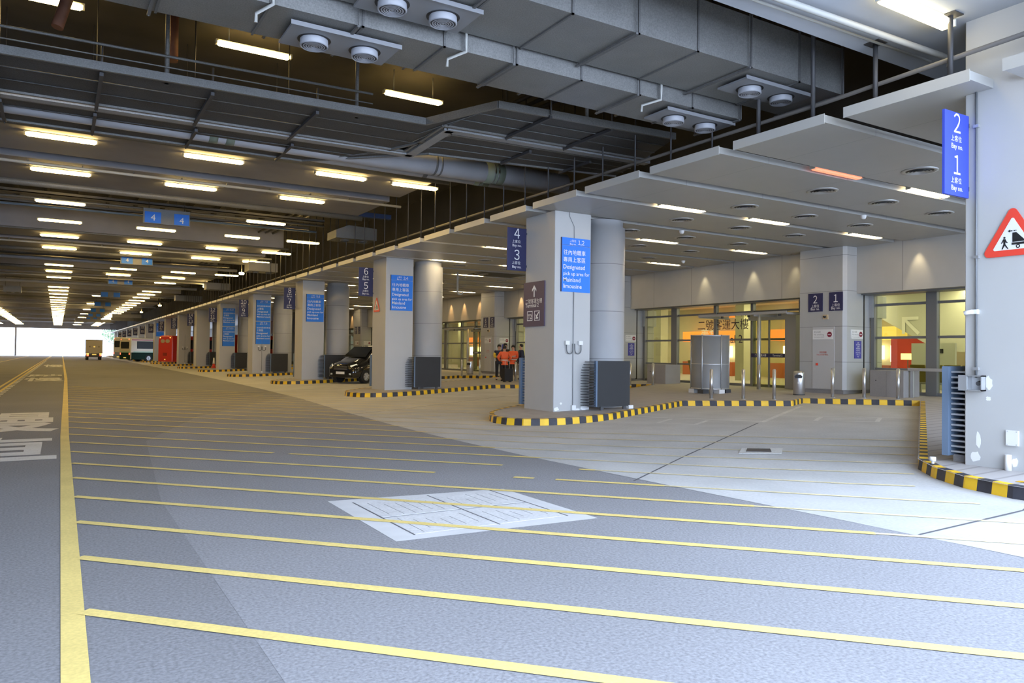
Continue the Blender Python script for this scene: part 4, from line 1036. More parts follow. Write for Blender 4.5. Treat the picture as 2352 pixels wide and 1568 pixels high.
# perforated cylinder kiosk
kx, ky, kr = 19.38, 18.7, .63; kz = zs(kx)
t = thing('round_kiosk', 'tall grey perforated metal cylinder standing before the terminal glass', 'kiosk', (kx, ky, kz))
M_perf = mat('perforated_metal', (0.24, 0.245, 0.25), 0.5, 0.2, .04, 3)
MB().lathe([(kr,.16),(kr,1.98),(kr-.03,1.98),(kr-.03,.16)], (kx,ky,kz), 48).build('mesh_drum', M_perf, t)
mb = MB(); 
for z in (.14, .98, 1.95): mb.lathe([(kr+.012,z),(kr+.012,z+.035),(kr-.02,z+.035),(kr-.02,z)], (kx,ky,kz), 48)
mb.build('hoop', M_alu, t)
for i in range(6):
    a = i*PI/3+.35; px, py = kx+(kr+.01)*math.cos(a), ky+(kr+.01)*math.sin(a)
    MB().cyl((px,py,kz+.1), (px,py,kz+2.0), .022, 8).build('upright', M_alu, t)
for i in range(6):
    a = i*PI/3+.35; px, py = kx+(kr-.1)*math.cos(a), ky+(kr-.1)*math.sin(a)
    MB().box(px-.13,px+.13,py-.13,py+.13,kz-.02,kz+.13).build('foot', M_dark if i % 2 else M_white, t)
MB().lathe([(kr-.05,1.9),(0,1.9)], (kx,ky,kz), 32).build('top', M_alu, t)
# ============================================================ INTERIOR behind the glass
zi = zg()+.0
mb = MB(); mb.box(GX+.1, 31, -4, 95, zi-.02, zi+.01); struct(mb, 'floor', mat('hall_floor', (.50,.44,.30), .25, 0, .05, 1), 'polished floor inside the terminal', 'floor')
mb = MB(); mb.box(GX+.1, 31, -4, 95, 4.3, 4.35); struct(mb, 'ceiling', mat('hall_ceiling', (.70,.70,.62), .8), 'pale ceiling inside the terminal', 'ceiling')
mb = MB(); mb.box(31, 31.2, -4, 95, zi-.1, 4.4); struct(mb, 'wall_back', mat('hall_wall', (.55,.50,.35), .6, 0, .08, .8), 'warm beige wall inside the terminal', 'wall')
M_or = mat('orange_board', (.90,.25,.04), .5, emit=(1,.28,.05), strength=.5)
M_ye = mat('yellow_board', (.90,.65,.08), .5, emit=(1,.75,.2), strength=.3)
M_warm = mat('lit_panel', (.9,.85,.7), .5, emit=(1,.93,.75), strength=3.0)
def shop(y0, y1, kind, lab, w):
    t = thing('shop_front', lab, 'shop', (30.5, (y0+y1)/2, zi), 0, 'shop fronts inside the terminal')
    MB().box(30.2, 31, y0, y1, 2.45, 3.0).build('sign_board', kind, t)
    if kind is M_or: MB().textw(w, (y1-y0)*.3, (30.19, (y0+y1)/2, 2.63), YN, align='C').build('lettering', M_letter, t)
    mb = MB(); n = int((y1-y0)/.8)
    for i in range(n): mb.box(30.75, 30.8, y0+.1+i*.8, y0+.6+i*.8, 1.5+.1*(i % 3), 2.2)
    mb.build('display', M_warm, t)
    MB().box(30.0, 30.6, y0+.2, y1-.2, zi, 1.35).build('counter', mat('counter_red', (.45,.12,.05), .4), t)
shop(27.2, 31.2, M_or, 'orange shop sign left of the round kiosk, inside', '美食')
shop(22.6, 25.2, M_or, 'orange shop sign above the glass doors, inside', '美心')
shop(18.6, 20.6, M_ye, 'yellow shop board seen right of the pilaster, inside', '')
shop(41.5, 47, M_ye, 'yellow lit shop far behind the round column', '')
shop(50, 58, M_or, 'orange shop sign farthest along, inside', '店')
# white slanted stair soffit with arrow and red panel, right window
t = thing('stair_soffit', 'white slanted stair underside with pale arrow, behind the right window', 'stairs', (28, 16, 2))
MB().extr([(19.8,4.28),(14.5,4.28),(14.5,1.9),(15.6,1.95)], (28.0,0,0), (0,1,0), (0,0,1), (.6,0,0)).build('soffit', mat('soffit_white', (.62,.62,.56), .6), t)
MB().extr([(0,.1),(.12,.1),(.12,.55),(.62,.05),(.7,.15),(.2,.63),(.65,.63),(.65,.75),(0,.75)], (27.97,17.0,2.5), YN, (0,0,1), (-.004,0,0)).build('arrow', mat('arrow_white', (.85,.85,.8), .6), t)
t = thing('info_panel', 'tall pale grey panel with a small sign behind the right window', 'panel', (26.5, 14.9, zi)); MB().box(26.5, 26.6, 14.2, 15.75, zi, 2.2).build('board', mat('panel_pale', (.55,.56,.50), .6), t); MB().box(26.48, 26.5, 14.6, 14.75, 1.85, 2.0).build('plate', M_blk, t)
t = thing('red_partition', 'red wall panel behind the right window', 'partition', (29.5, 18.0, zi)); MB().box(29.5, 29.6, 16.6, 18.4, zi, 2.55).build('board', mat('red_wall', (.55,.05,.03), .5), t)
t = thing('table_lamp', 'glowing yellow lamp shade behind the right window', 'lamp', (28.9, 17.3, zi)); MB().box(28.8, 29.1, 17.2, 17.55, 1.6, 1.85).build('shade', mat('lamp_shade', (1,.9,.4), .5, emit=(1,.85,.3), strength=1.2), t); MB().cyl((28.95,17.35,zi),(28.95,17.35,1.6),.02,8).build('stand', M_dark, t)
# seats behind glass
M_seat = mat('mustard_seat', (.34,.27,.06), .5)
def seat_row(y0, n, x, lab):
    t = thing('seat_row', lab, 'seats', (x, y0, zi), 0, 'rows of mustard seats inside')
    for i in range(n):
        y = y0+i*.56
        MB().box(x+.1, x+.5, y, y+.5, zi+.40, zi+.46).build('seat', M_seat, t)
        MB().extr([(0,0),(.06,0),(-.10,.55),(-.16,.55)], (x+.08,y,zi+.42), (1,0,0), (0,0,1), (0,.5,0)).build('backrest', M_seat, t)
    mb = MB(); mb.box(x+.2, x+.3, y0, y0+n*.56, zi+.33, zi+.38)
    for i in (0.2, n-.5): mb.box(x+.1, x+.5, y0+i*.56, y0+i*.56+.06, zi, zi+.04); mb.box(x+.22, x+.28, y0+i*.56, y0+i*.56+.06, zi, zi+.35)
    mb.build('beam', M_alu, t)
seat_row(11.6, 5, 24.1, 'row of mustard seats behind the low glass, right of the stone cabinet')
seat_row(17.6, 3, 24.6, 'row of mustard seats seen through the glass doors')
seat_row(23.4, 3, 24.6, 'row of mustard seats seen left of the round kiosk')
for i, (x, y) in enumerate([(27, 18.8), (27, 24.0), (27, 29.5), (27, 12.5), (27, 36), (27, 43), (27, 52)]):
    t = thing('hall_post', 'pale square post inside the terminal, %s from the near end' % ['second', 'third', 'fourth', 'first', 'fifth', 'sixth', 'seventh'][i], 'post', (x, y, zi), 0, 'posts inside the terminal')
    MB().box(x-.25, x+.25, y-.25, y+.25, zi, 4.3).build('shaft', mat('post_paint', (.50,.48,.34), .6), t)
# ceiling light strips inside + area lights added to brighten the hall
for i, y in enumerate((10.5, 14.5, 18.5, 22.5, 26.5, 31, 36, 41, 46, 52, 60, 70)):
    t = thing('strip_light', 'long strip light on the terminal ceiling inside, %s from the near end' % ORD[i], 'lamp', (26, y, 4.28), 0, 'strip lights inside the terminal')
    MB().box(24.6, 29.5, y-.05, y+.05, 4.24, 4.30).build('tube', mat('strip_tube', (1,1,.9), .5, emit=(1,.95,.75), strength=8), t)
    l = bpy.data.lights.new('strip_fill', 'AREA'); l.shape = 'RECTANGLE'; l.size = 4.6; l.size_y = .3; l.energy = 60; l.color = (1,.9,.62)
    lo = bpy.data.objects.new('strip_fill', l); COL.objects.link(lo); lo.location = (27.1, y, 4.2)
# warm downlights washing the cladding
def spot(x, y, z, aim, power, col, size=70, blend=.6, name='downlight'):
    l = bpy.data.lights.new(name, 'SPOT'); l.energy = power; l.color = col; l.spot_size = math.radians(size); l.spot_blend = blend; l.shadow_soft_size = .03
    o = bpy.data.objects.new(name, l); COL.objects.link(o); o.location = (x, y, z)
    d = Vector(aim)-Vector((x, y, z)); o.rotation_euler = d.to_track_quat('-Z', 'Y').to_euler()
    return o
for i, (y, p, c) in enumerate([(22.1, 35, (1,.85,.5)), (19.6, 35, (1,.85,.5)), (17.7, 18, (1,.85,.5)), (13.2, 45, (1,.82,.5)), (36.3, 80, (1,.60,.25)), (41.2, 90, (1,.55,.2)), (43.3, 90, (1,.55,.2)), (45.2, 90, (1,.55,.2)), (47.6, 90, (1,.55,.2)), (54, 90, (1,.55,.2)), (57, 90, (1,.55,.2)), (65, 90, (1,.55,.2)), (69, 90, (1,.55,.2))]):
    spot(22.36, y, CANZ-.03, (22.55, y, 3.7), p, c, 50, .8)
    t = thing('downlight', 'small warm downlight in the canopy by the cladding, %s' % ORD[i], 'lamp', (22.36, y, CANZ), 0, 'downlights along the cladding')
    MB().lathe([(.05,-.012),(.04,-.012),(.035,0)], (22.36, y, CANZ), 12).build('ring', M_alu, t)
# ============================================================ OUTSIDE, FAR END
mb = MB(); mb.add([(-120,YEND,.02),(120,YEND,.02),(120,420,.02),(-120,420,.02)], [(0,1,2,3)]); struct(mb, 'forecourt', mat('sunlit_concrete', (.75,.75,.73), .8), 'bright open forecourt beyond the hall', 'ground')
tag(MB().box(-8.1, -7.75, YEND-1.2, YEND-.85, -.01, 6.3).build('column', M_beam), 'thin dark post at the bright far opening', 'post', None, 'structure')
# pale tree
def tree(x, y, h, lab):
    t = thing('tree', lab, 'tree', (x, y, 0)); rnd = random.Random(3)
    MB().cyl((x,y,0),(x,y,h*.5),.25,8,r2=.15).build('trunk', M_copper, t)
    mb = MB()
    for i in range(1500):
        a = rnd.random()*2*PI; b = math.acos(2*rnd.random()-1); r = rnd.random()**.4
        c = Vector((x+r*h*.42*math.sin(b)*math.cos(a), y+r*h*.4*math.sin(b)*math.sin(a), h*.66+r*h*.34*math.cos(b)))
        u = Vector((rnd.gauss(0,1), rnd.gauss(0,1), rnd.gauss(0,1))).normalized()*.24; v = u.orthogonal().normalized()*.16
        mb.add([c-u, c-v, c+u, c+v], [(0,1,2,3)])
    mb.build('crown', mat('leaf_green', (.12,.20,.10), .8), t)
tree(14.5, 250, 9.5, 'hazy green tree beyond the far opening')
# ============================================================ VEHICLES
U = Vector((.875, .485, 0)); ANG = math.atan2(.485, .875)
M_tyre = mat('tyre', (.015,.015,.015), .8); M_rim = mat('rim', (.35,.35,.36), .35, .7)
M_head = mat('headlamp', (.75,.75,.65), .15, 0, emit=(1,.95,.7), strength=.25)
M_tail = mat('tail_lamp', (.8,.05,.02), .3, emit=(1,.1,.04), strength=2.5)
M_amber = mat('amber_lamp', (.9,.35,.03), .3, emit=(1,.4,.05), strength=3)
def wheel(parent, x, y, r, w=.24):
    side = 1 if y > 0 else -1
    o = MB().cyl((x, y-side*w/2, r), (x, y+side*w/2, r), r, 24).build('wheel', M_tyre, parent, None, True)
    MB().cyl((x, y+side*w/2, r), (x, y+side*(w/2+.01), r), r*.62, 16).build('rim', M_rim, o, None, True)
    mb = MB()
    for i in range(7):
        a = i*2*PI/7; mb.cyl((x, y+side*(w/2+.012), r), (x+r*.58*math.cos(a), y+side*(w/2+.015), r+r*.58*math.sin(a)), .03, 5)
    mb.build('spoke', M_alu, o, None, True)
def sect(x, zb, zm, zt, wb, wm, wt):
    """ring of a body cross-section at x: half widths at bottom/belt/top"""
    pts = [(-wb*.9,zb),(-wb,zb+.08),(-wm,zm),(-wt,zt-.10),(-wt+.12,zt-.02),(-wt*.45,zt+.015),(wt*.45,zt+.015),(wt-.12,zt-.02),(wt,zt-.10),(wm,zm),(wb,zb+.08),(wb*.9,zb)]
    return [(x, a, b) for a, b in pts]
def rot_thing(name, label, cat, loc, rz, group=None): return thing(name, label, cat, loc, rz, group)
# black people carrier; local +x = forwards
vz = zr(13.2)
van = rot_thing('minivan', 'black people carrier parked nose-out between two columns', 'car', (13.95, 37.15, vz), ANG+PI)
M_cb = mat('black_car_paint', (.010,.010,.011), .12, 0, coat=1.0)
hw = .92
R = [sect(-2.95,.45,.95,1.55,.80,.84,.66), sect(-2.85,.32,1.0,1.78,.88,.90,.72), sect(-1.5,.28,1.02,1.88,.92,.92,.76), sect(0,.27,1.02,1.88,.92,.92,.76), sect(.55,.27,1.02,1.80,.92,.92,.74),
     sect(1.25,.27,1.02,1.25,.92,.91,.80), sect(1.7,.27,.98,1.10,.92,.88,.78), sect(2.05,.28,.90,1.00,.88,.84,.72), sect(2.2,.30,.80,.90,.80,.78,.62), sect(2.26,.34,.70,.78,.72,.70,.5)]
# ring x positions with centre offset: front of the car at x=+2.26 relative to the origin
MB().loft([[ (p[0], p[1], p[2]) for p in r] for r in R], 0, True, True).build('body', M_cb, van, None, True)
MB().add([(.58,-.62,1.83),(.58,.62,1.83),(1.27,.73,1.31),(1.27,-.73,1.31)], [(0,1,2,3)]).build('windscreen', mat('car_glass', (.012,.014,.014), .08, 0), van, None, True)
mb = MB()
for s in (-1, 1): mb.add([(.45,s*.785,1.70),(1.05,s*.885,1.10),(-.2,s*.925,1.08),(-.2,s*.80,1.74)], [(0,1,2,3)]); mb.add([(-.3,s*.80,1.74),(-.3,s*.925,1.08),(-2.6,s*.905,1.10),(-2.6,s*.76,1.70)], [(0,1,2,3)])
mb.build('side_window', MATS['car_glass'], van, None, True)
mb = MB()
mb.add([(2.285,-.42,.66),(2.285,.42,.66),(2.24,.46,.86),(2.24,-.46,.86)], [(0,1,2,3)])
mb.build('grille', M_blk, van, None, True)
mb = MB()
for i in range(4): z = .68+i*.05; mb.box(2.265-.008*i, 2.30-.008*i, -.42, .42, z, z+.014)
mb.build('grille_bar', M_steel, van, None, True)
for s in (-1, 1):
    MB().add([(2.25,s*.46,.72),(2.20,s*.68,.74),(1.98,s*.86,.90),(2.0,s*.80,.97),(2.18,s*.56,.88)], [(0,1,2,3,4)]).build('headlamp', M_head, van, None, True)
    MB().box(2.19,2.26,s*.60-.06,s*.60+.06,.42,.50).build('fog_lamp', M_head, van, None, True)
    MB().box(.95,1.1,s*.98-.08,s*.98+.08,1.08,1.22).build('wing_mirror', M_cb, van, None, True)
    for x in (1.45, -1.6): wheel(van, x, s*.84, .33)
o = MB().box(2.27,2.29,-.27,.27,.46,.58).build('number_plate', M_white, van, None, True)
MB().box(2.22,2.29,-.78,.78,.30,.36).build('bumper_lip', M_cb, van, None, True)
# coach, rear end towards the road
def bus(loc, name, lab, L_, h, kind, rz=ANG, w=1.22):
    t = rot_thing(name, lab, 'bus', loc, rz)    # local +x forwards, origin at the rear end
    def S_(x, zt, k): 
        pts = [(-w*k,.32),(-w*k,1.2),(-w*k,2.2),(-w*.97*k,zt-.35),(-w*.86*k,zt-.06),(-w*.5*k,zt),(w*.5*k,zt),(w*.86*k,zt-.06),(w*.97*k,zt-.35),(w*k,2.2),(w*k,1.2),(w*k,.32)]
        return [(x,a,b) for a,b in pts]
    if kind == 'coach': m_lo, m_mid, m_up = mat('dark_green', (.008,.03,.022), .7, spec=.1), mat('cream', (.62,.58,.44), .3), mat('coach_red', (.35,.03,.03), .3)
    elif kind == 'red': m_lo = m_mid = m_up = mat('bus_red', (.62,.035,.02), .3)
    else: m_lo, m_mid, m_up = mat('pale_blue', (.25,.32,.5), .3), mat('off_white', (.65,.66,.7), .3), mat('pale_blue', (.25,.32,.5), .3)
    rings = [S_(0,h-.12,.95), S_(.08,h,1), S_(L_-.15,h,1), S_(L_,h-.2,.94)]
    b = MB().loft(rings, 0, True, False).build('body', m_mid, t, None, True)
    mb = MB()
    for s in (-1, 1): mb.box(.1,L_-.1,s*w-(.006 if s < 0 else 0),s*w+(.006 if s > 0 else 0),.32,1.25)
    mb.box(-.015,0,-w*.94,w*.94,.34,1.22); mb.build('skirt', m_lo, t, None, True)
    mb = MB()
    for s in (-1, 1): mb.box(.4,L_-.3,s*w-(.008 if s < 0 else 0),s*w+(.008 if s > 0 else 0),1.27,1.38)
    if kind == 'coach': mb.box(-.018,-.003,-w*.93,w*.93,1.24,1.35); mb.build('stripe', mat('mint', (.2,.5,.38), .4), t, None, True)
    else: mb.build('stripe', m_lo, t, None, True)
    mb = MB()
    for s in (-1, 1): mb.box(.2,L_-.2,s*w*.965-(.006 if s < 0 else 0),s*w*.965+(.006 if s > 0 else 0),h-.42,h-.2)
    mb.build('roof_band', m_up, t, None, True)
    z0, z1 = (1.75, h-.45)
    mb = MB()
    for s in (-1, 1): mb.box(.9,L_-.6,s*w-(.012 if s < 0 else 0),s*w+(.012 if s > 0 else 0),z0,z1)
    mb.build('side_window', mat('bus_glass', (.015,.018,.018), .35, spec=.15), t, None, True)
    if kind == 'red':
        mb = MB(); 
        for yy in (-.42, .42): mb.extr([(.36*math.cos(a*PI/8)*1.0,.21*math.sin(a*PI/8)) for a in range(16)], (-.004,yy,h-.62), (0,-1,0), (0,0,1), (-.014,0,0))
        mb.build('rear_window', mat('rear_glass_lit', (.45,.40,.28), .2), t, None, True)
        MB().box(-.02,-.003,-.35,.35,.95,1.3).build('vent', mat('bus_red_dark', (.3,.02,.01), .4), t, None, True)
        MB().box(-.02,-.003,-.1,.1,.5,.62).build('number_plate', M_ye, t, None, True)
    else:
        MB().extr([(-.85,-.5),(.85,-.5),(.92,.0),(.85,.42),(-.85,.42),(-.92,0)], (-.004,0,h-.95), (0,-1,0), (0,0,1), (-.014,0,0)).build('rear_window', MATS['bus_glass'], t, None, True)
        MB().box(-.02,-.003,-.28,.28,.48,.62).build('number_plate', M_ye, t, None, True)
    for s in (-1, 1):
        MB().box(-.02,-.003,s*w*.8-.08,s*w*.8+.08,.95,1.2).build('tail_lamp', M_tail if kind != 'red' else m_lo, t, None, True)
        MB().box(-.02,.02,s*w*.7-.06,s*w*.7+.06,h-.28,h-.2).build('top_lamp', M_tail if kind != 'red' else M_amber, t, None, True)
        for x in (2.6, L_-2.5): wheel(t, x, s*(w-.13), .48, .28)
    mb = MB(); mb.box(L_-.1,L_+.15,-w-.25,-w-.12,1.9,2.4); mb.box(L_-.1,L_-.04,-w-.15,-w,2.2,2.26); mb.build('wing_mirror', M_blk, t, None, True)
    return t
def at_depth(x, depth, z=0):
    d = fwd+rgt*((x-1176)/FPX); p = EYE+d*depth; return (p.x, p.y, zr(p.x) if p.x > SX else 0)
bus((7.7, 112, 0), 'coach', 'white, green and red coach parked with its rear to the road', 12.0, 3.2, 'coach')
bus((10.16, 90.5, zr(10.2)), 'red_bus', 'red bus with its rear to the road, beside the coach', 11.0, 3.2, 'red')
bus((7.6, 123.4, 0), 'coach', 'pale blue and white coach mostly hidden behind the green coach', 12.0, 3.4, 'blue')
bus((14.5, 81.6, zr(14.5)), 'red_bus', 'second red bus glimpsed between far columns', 11.0, 3.2, 'red')
# lorry driving away
q = at_depth(217, 112)
t = rot_thing('box_lorry', 'small box lorry with lit tail lamps driving away down the hall', 'lorry', (q[0], q[1], 0), PI/2)
MB().box(0,4.4,-1.08,1.08,1.0,3.0).build('box_body', mat('lorry_cream', (.50,.45,.33), .5), t, None, True)
MB().box(.03,4.4,-1.10,-1.08,1.0,2.98).box(.03,4.4,1.08,1.10,1.0,2.98).box(.0,4.42,-1.10,1.10,2.98,3.06).build('side_panel', mat('lorry_grey', (.13,.14,.17), .5), t, None, True)
MB().box(4.5,6.0,-.95,.95,.5,2.3).build('cab', M_white, t, None, True)
MB().box(.3,6.0,-.45,.45,.6,1.0).box(.1,.25,-1.0,1.0,.45,.85).build('chassis', M_dark, t, None, True)
MB().box(-.02,0,-.28,.28,.75,.9).build('number_plate', M_ye, t, None, True)
for s in (-1, 1):
    MB().box(.05,.1,s*.85-.12,s*.85+.12,.6,.8).build('tail_lamp', M_tail, t, None, True); MB().box(.04,.1,s*.85-.14,s*.85+.14,.84,1.0).build('indicator', M_amber, t, None, True)
    MB().box(-.015,0,s*.6-.1,s*.6+.1,1.9,2.1).build('door_sticker', mat('sticker', (.25,.22,.15), .5), t, None, True)
    for x in (1.3, 5.1): wheel(t, x, s*.85, .40, .3)
MB().box(-.02,0,-.12,.12,1.9,2.1).build('badge', M_ye, t, None, True)
# traffic cones
for x, y, l, c in ((11.1, 65.9, 'white-topped traffic cone on the kerb by the fourth island', M_patch), (11.6, 112, 'red traffic cone by the far coach', M_red)):
    t = thing('traffic_cone', l, 'traffic cone', (x, y, zs(x)-.01))
    z = zs(x)-.01 
    MB().box(x-.2,x+.2,y-.2,y+.2,z,z+.04).build('base', M_red, t); MB().cyl((x,y,z+.03),(x,y,z+.35),.15,16,r2=.09).build('cone', M_red, t); MB().cyl((x,y,z+.35),(x,y,z+.85),.10,16,r2=.05).build('sleeve', mat('reflective_white', (.9,.9,.9), .4, emit=(1,1,1), strength=.0) if c is M_patch else M_red, t)
# ============================================================ PEOPLE
def skin_mesh(name, verts, edges, radii, m, parent, sub=2, root=0):
    me = bpy.data.meshes.new(name); bm = bmesh.new(); sl = bm.verts.layers.skin.verify()
    vs_ = [bm.verts.new(v) for v in verts]
    for v, r in zip(vs_, radii): v[sl].radius = (r, r) if not isinstance(r, tuple) else r; v[sl].use_root = False
    vs_[root][sl].use_root = True
    for a, b in edges: bm.edges.new((vs_[a], vs_[b]))
    bm.to_mesh(me); bm.free()
    o = bpy.data.objects.new(name, me); COL.objects.link(o)
    o.modifiers.new('skin', 'SKIN').use_smooth_shade = True
    s_ = o.modifiers.new('sub', 'SUBSURF'); s_.levels = sub; s_.render_levels = sub
    dg = bpy.context.evaluated_depsgraph_get(); dg.update()
    m2 = bpy.data.meshes.new_from_object(o.evaluated_get(dg)); bpy.data.objects.remove(o); bpy.data.meshes.remove(me)
    for p in m2.polygons: p.use_smooth = True
    m2.materials.clear(); m2.materials.append(m); m2.name = name
    o = bpy.data.objects.new(name, m2); COL.objects.link(o)
    if parent is not None: o.parent = parent
    return o
M_skin = mat('skin', (.55,.33,.22), .5); M_hair = mat('hair_black', (.012,.010,.009), .5)
def person(x, y, face, h, top, label, legs, sleeve=None, pose='crossed', seated=False, vest=None):
    k = h/1.70; z = zs(x) if x < 23 else zi
    t = thing('person', label, 'person', (x, y, z), face-PI/2)   # local +y = facing direction
    def V(a): return [(p[0]*k, p[1]*k, p[2]*k) for p in a]
    if seated: hip, kn, ft, dz = .45, (.0,.42,.47), (.0,.45,.06), -.42
    else: dz = 0
    J = [(0,0,.95),(0,0,1.10),(0,0,1.29),(0,0,1.42),(0,.01,1.48),(0,.02,1.555),(0,.02,1.635)]
    R_ = [.135,.12,.14,.09,.055,.085,.07]
    E_ = [(0,1),(1,2),(2,3),(3,4),(4,5),(5,6)]
    def add(p, r, to): J.append(p); R_.append(r); E_.append((to, len(J)-1)); return len(J)-1
    arms = []
    for s in (-1, 1):
        sh = add((s*.19,0,1.36), .065, 2)
        if pose == 'crossed': el = add((s*.24,.04,1.10), .048, sh); wr = add((s*-.02,.20,1.13+.03*s), .035, el); hd = add((s*-.12,.19,1.15+.03*s), .038, wr)
        elif pose == 'hip': el = add((s*.32,-.06,1.14), .048, sh); wr = add((s*.20,.08,.98), .035, el); hd = add((s*.15,.12,.97), .038, wr)
        else: el = add((s*.25,.0,1.10), .048, sh); wr = add((s*.25,.10,.88), .034, el); hd = add((s*.25,.13,.80), .038, wr)
        arms.append((sh, el, wr, hd))
        # fingers
        dirv = (Vector(J[hd])-Vector(J[wr])).normalized()
        side = dirv.cross(Vector((0,1,0)) if abs(dirv.y) < .9 else Vector((0,0,1))).normalized()
        for f in range(4):
            b = Vector(J[hd])+side*(.022*(f-1.5)); L_ = [.045,.055,.05,.038][f]
            f1 = add(tuple(b+dirv*.035), .010, hd); add(tuple(b+dirv*(.035+L_)+Vector((0,.008,-.008))), .009, f1)
        th = add(tuple(Vector(J[hd])+side*.045-dirv*.01), .011, hd); add(tuple(Vector(J[hd])+side*.062+dirv*.03), .009, th)
    for s in (-1, 1):
        hp = add((s*.10,0,.90), .095, 0)
        if seated: kn_ = add((s*.12,.42,.88), .065, hp); an = add((s*.12,.44,.50), .042, kn_)
        else: kn_ = add((s*.11,.02,.50), .062, hp); an = add((s*.12,-.01,.10), .042, kn_)
        toe = add((s*.13,(.44 if seated else 0)+.12,(.45 if seated else .045)), .038, an)
    if seated: J[:] = [(a, b, c+dz) for a, b, c in J]
    skin_mesh('body', V(J), E_, [r*k for r in R_], M_skin, t)
    # clothing
    Jc = [J[0],J[1],J[2],(J[3][0],J[3][1],J[3][2]+.005),(J[0][0],J[0][1],J[0][2]-.13)]; Rc = [.165,.158,.172,.095,.165]; Ec = [(0,1),(1,2),(2,3),(0,4)]
    slv = vest is None
    for sh, el, wr, hd in arms:
        b = len(Jc); Jc += [J[sh], J[el]]; Rc += [.085,.066]; Ec += [(2,b),(b,b+1)]
        if slv: Jc.append(J[wr]); Rc.append(.050); Ec.append((b+1,b+2))
    skin_mesh('jacket', V(Jc), Ec, [r*k for r in Rc], top, t)
    if vest is not None:
        pass
    if sleeve is not None:
        for sh, el, wr, hd in arms:
            a, b, c = Vector(J[sh]), Vector(J[el]), Vector(J[wr])
            skin_mesh('sleeve', V([tuple(a), tuple(b), tuple(b.lerp(c,.85))]), [(0,1),(1,2)], [.094*k,.074*k,.056*k], sleeve, t, 1)
    base = len(J)
    legs_i = [i for i in range(len(J)) if False]
    hp1 = None
    JL = [(0,0,.98+dz)]; RL = [.15]; EL = []
    for s in (-1, 1):
        b = len(JL)
        if seated: JL += [(s*.10,0,.88+dz),(s*.12,.42,.88+dz),(s*.12,.44,.56+dz)]
        else: JL += [(s*.10,0,.86),(s*.11,.02,.50),(s*.12,-.01,.13)]
        RL += [.105,.078,.066]; EL += [(0,b),(b,b+1),(b+1,b+2)]
    skin_mesh('trousers', V(JL), EL, [r*k for r in RL], legs, t)
    for s in (-1, 1):
        yy = .44 if seated else 0
        skin_mesh('shoe', V([(s*.12,yy-.05,.045),(s*.13,yy+.13,.04)]), [(0,1)], [.05*k,.042*k], M_blk, t, 1)
    hz = 1.595+dz
    mb = MB(); mb.lathe([(.0,.095),(.05,.09),(.085,.06),(.10,.01),(.098,-.03),(.085,-.06)], (0,-.012,hz+.03), 14); 
    hm = mb; hm.v = [(a*k, b*k-(0.0), c*k) for a, b, c in hm.v]
    # cut the fringe away from the face by shifting front vertices up
    hm.v = [(a, b, c if b < .03*k else max(c, (hz+.05)*k)) for a, b, c in hm.v]
    hm.build('hair', M_hair, t, None, True)
    mb = MB()
    for s in (-1, 1): mb.cyl((s*.032*k,.095*k,(hz+.0)*k),(s*.032*k,.108*k,(hz+.0)*k),.010*k,8)
    mb.build('eye', M_blk, t, None, True)
    MB().add([(0,.128*k,(hz-.025)*k),(-.014*k,.098*k,(hz-.03)*k),(.014*k,.098*k,(hz-.03)*k),(0,.098*k,(hz+.015)*k)], [(0,1,3),(0,3,2),(0,2,1)]).build('nose', M_skin, t, None, True)
    MB().box(-.022*k,.022*k,.095*k,.103*k,(hz-.058)*k,(hz-.050)*k).build('mouth', mat('lips', (.35,.12,.10), .5), t, None, True)
    return t
M_orv = mat('orange_jacket', (.90,.13,.03), .6); M_yev = mat('yellow_shirt', (.85,.60,.05), .6); M_nav = mat('dark_navy', (.02,.025,.05), .7); M_blkc = mat('black_cloth', (.015,.015,.018), .7); M_refl = mat('pale_band', (.7,.68,.6), .5)
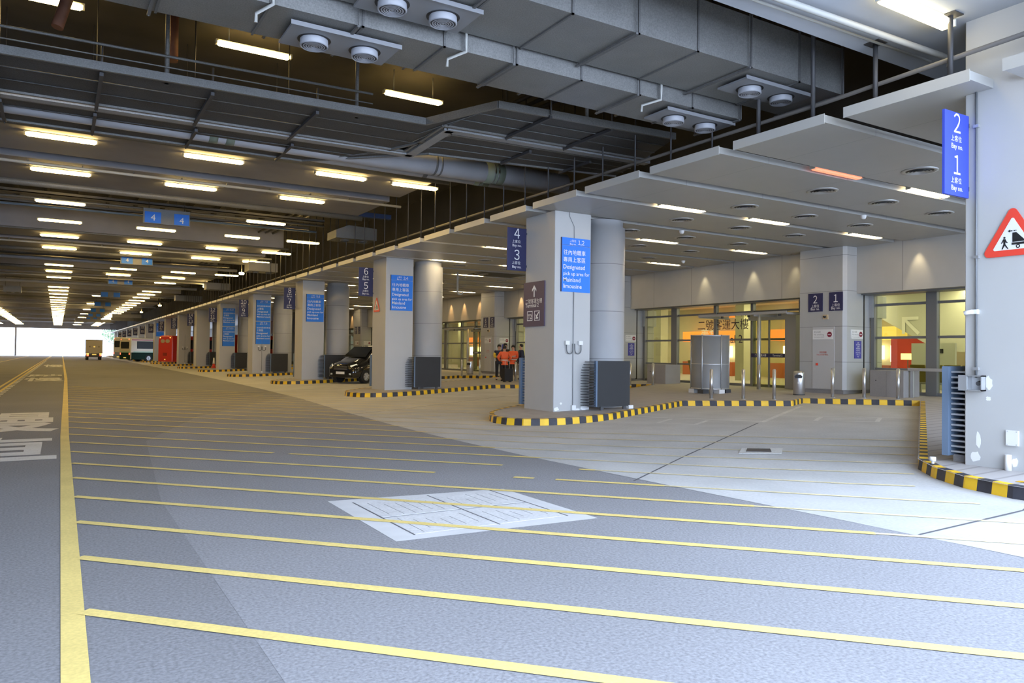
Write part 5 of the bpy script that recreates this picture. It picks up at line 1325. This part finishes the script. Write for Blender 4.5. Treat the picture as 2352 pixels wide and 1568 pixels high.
def px_at(x, depth, zz=0):
    d = fwd+rgt*((x-1176)/FPX); p = EYE+d*depth; return p.x, p.y
def band(t, k=1.0):
    MB().lathe([(.19*k,1.00*k),(.19*k,1.04*k)], (0,0,0), 16).build('reflective_band', M_refl, t, None, True)
pl = [(1147, 36.5, 1.72, M_nav, M_yev, 'crossed', 'person in dark vest over yellow sleeves, leftmost of the waiting group', -1.9),
      (1161, 37.6, 1.78, M_blkc, None, 'stand', 'tall person in dark top at the back of the waiting group', -1.4),
      (1159, 35.4, 1.66, M_orv, None, 'hip', 'person in orange jacket, front left of the waiting group', 1.2),
      (1179, 36.3, 1.68, M_orv, None, 'crossed', 'person in orange jacket with crossed arms, centre of the waiting group', -2.4),
      (1197, 36.8, 1.74, M_nav, None, 'stand', 'person in navy jacket, rightmost of the waiting group', 2.8)]
for x, d, h, top, slv, pose, lab, f in pl:
    X_, Y_ = px_at(x, d); t = person(X_, Y_, f, h, top, lab, M_blkc, slv, pose)
    if top is M_orv: band(t, h/1.7)
X_, Y_ = px_at(1166, 34.6); t = thing('suitcase', 'black upright suitcase standing by the waiting group', 'suitcase', (X_, Y_, zs(X_)))
MB().box(X_-.22,X_+.22,Y_-.14,Y_+.14,zs(X_)+.05,zs(X_)+.62).build('shell', M_blkc, t); MB().tube([(X_-.12,Y_,zs(X_)+.6),(X_-.12,Y_,zs(X_)+.95),(X_+.12,Y_,zs(X_)+.95),(X_+.12,Y_,zs(X_)+.6)], .012, 6).build('handle', M_alu, t)
MB().cyl((X_-.15,Y_-.1,zs(X_)+.03),(X_-.15,Y_+.1,zs(X_)+.03),.03,8).cyl((X_+.15,Y_-.1,zs(X_)+.03),(X_+.15,Y_+.1,zs(X_)+.03),.03,8).build('wheel', M_dark, t)
t = person(24.95, 24.2, 0, 1.68, mat('grey_cloth', (.25,.27,.24), .7), 'seated person with dark hair behind the glass, left of the kiosk', M_blkc, None, 'stand', True)
t = person(25.6, 25.6, PI*.95, 1.68, mat('brown_cloth', (.2,.12,.07), .7), 'person standing behind the glass, farthest left of the kiosk', M_blkc, None, 'stand', False)
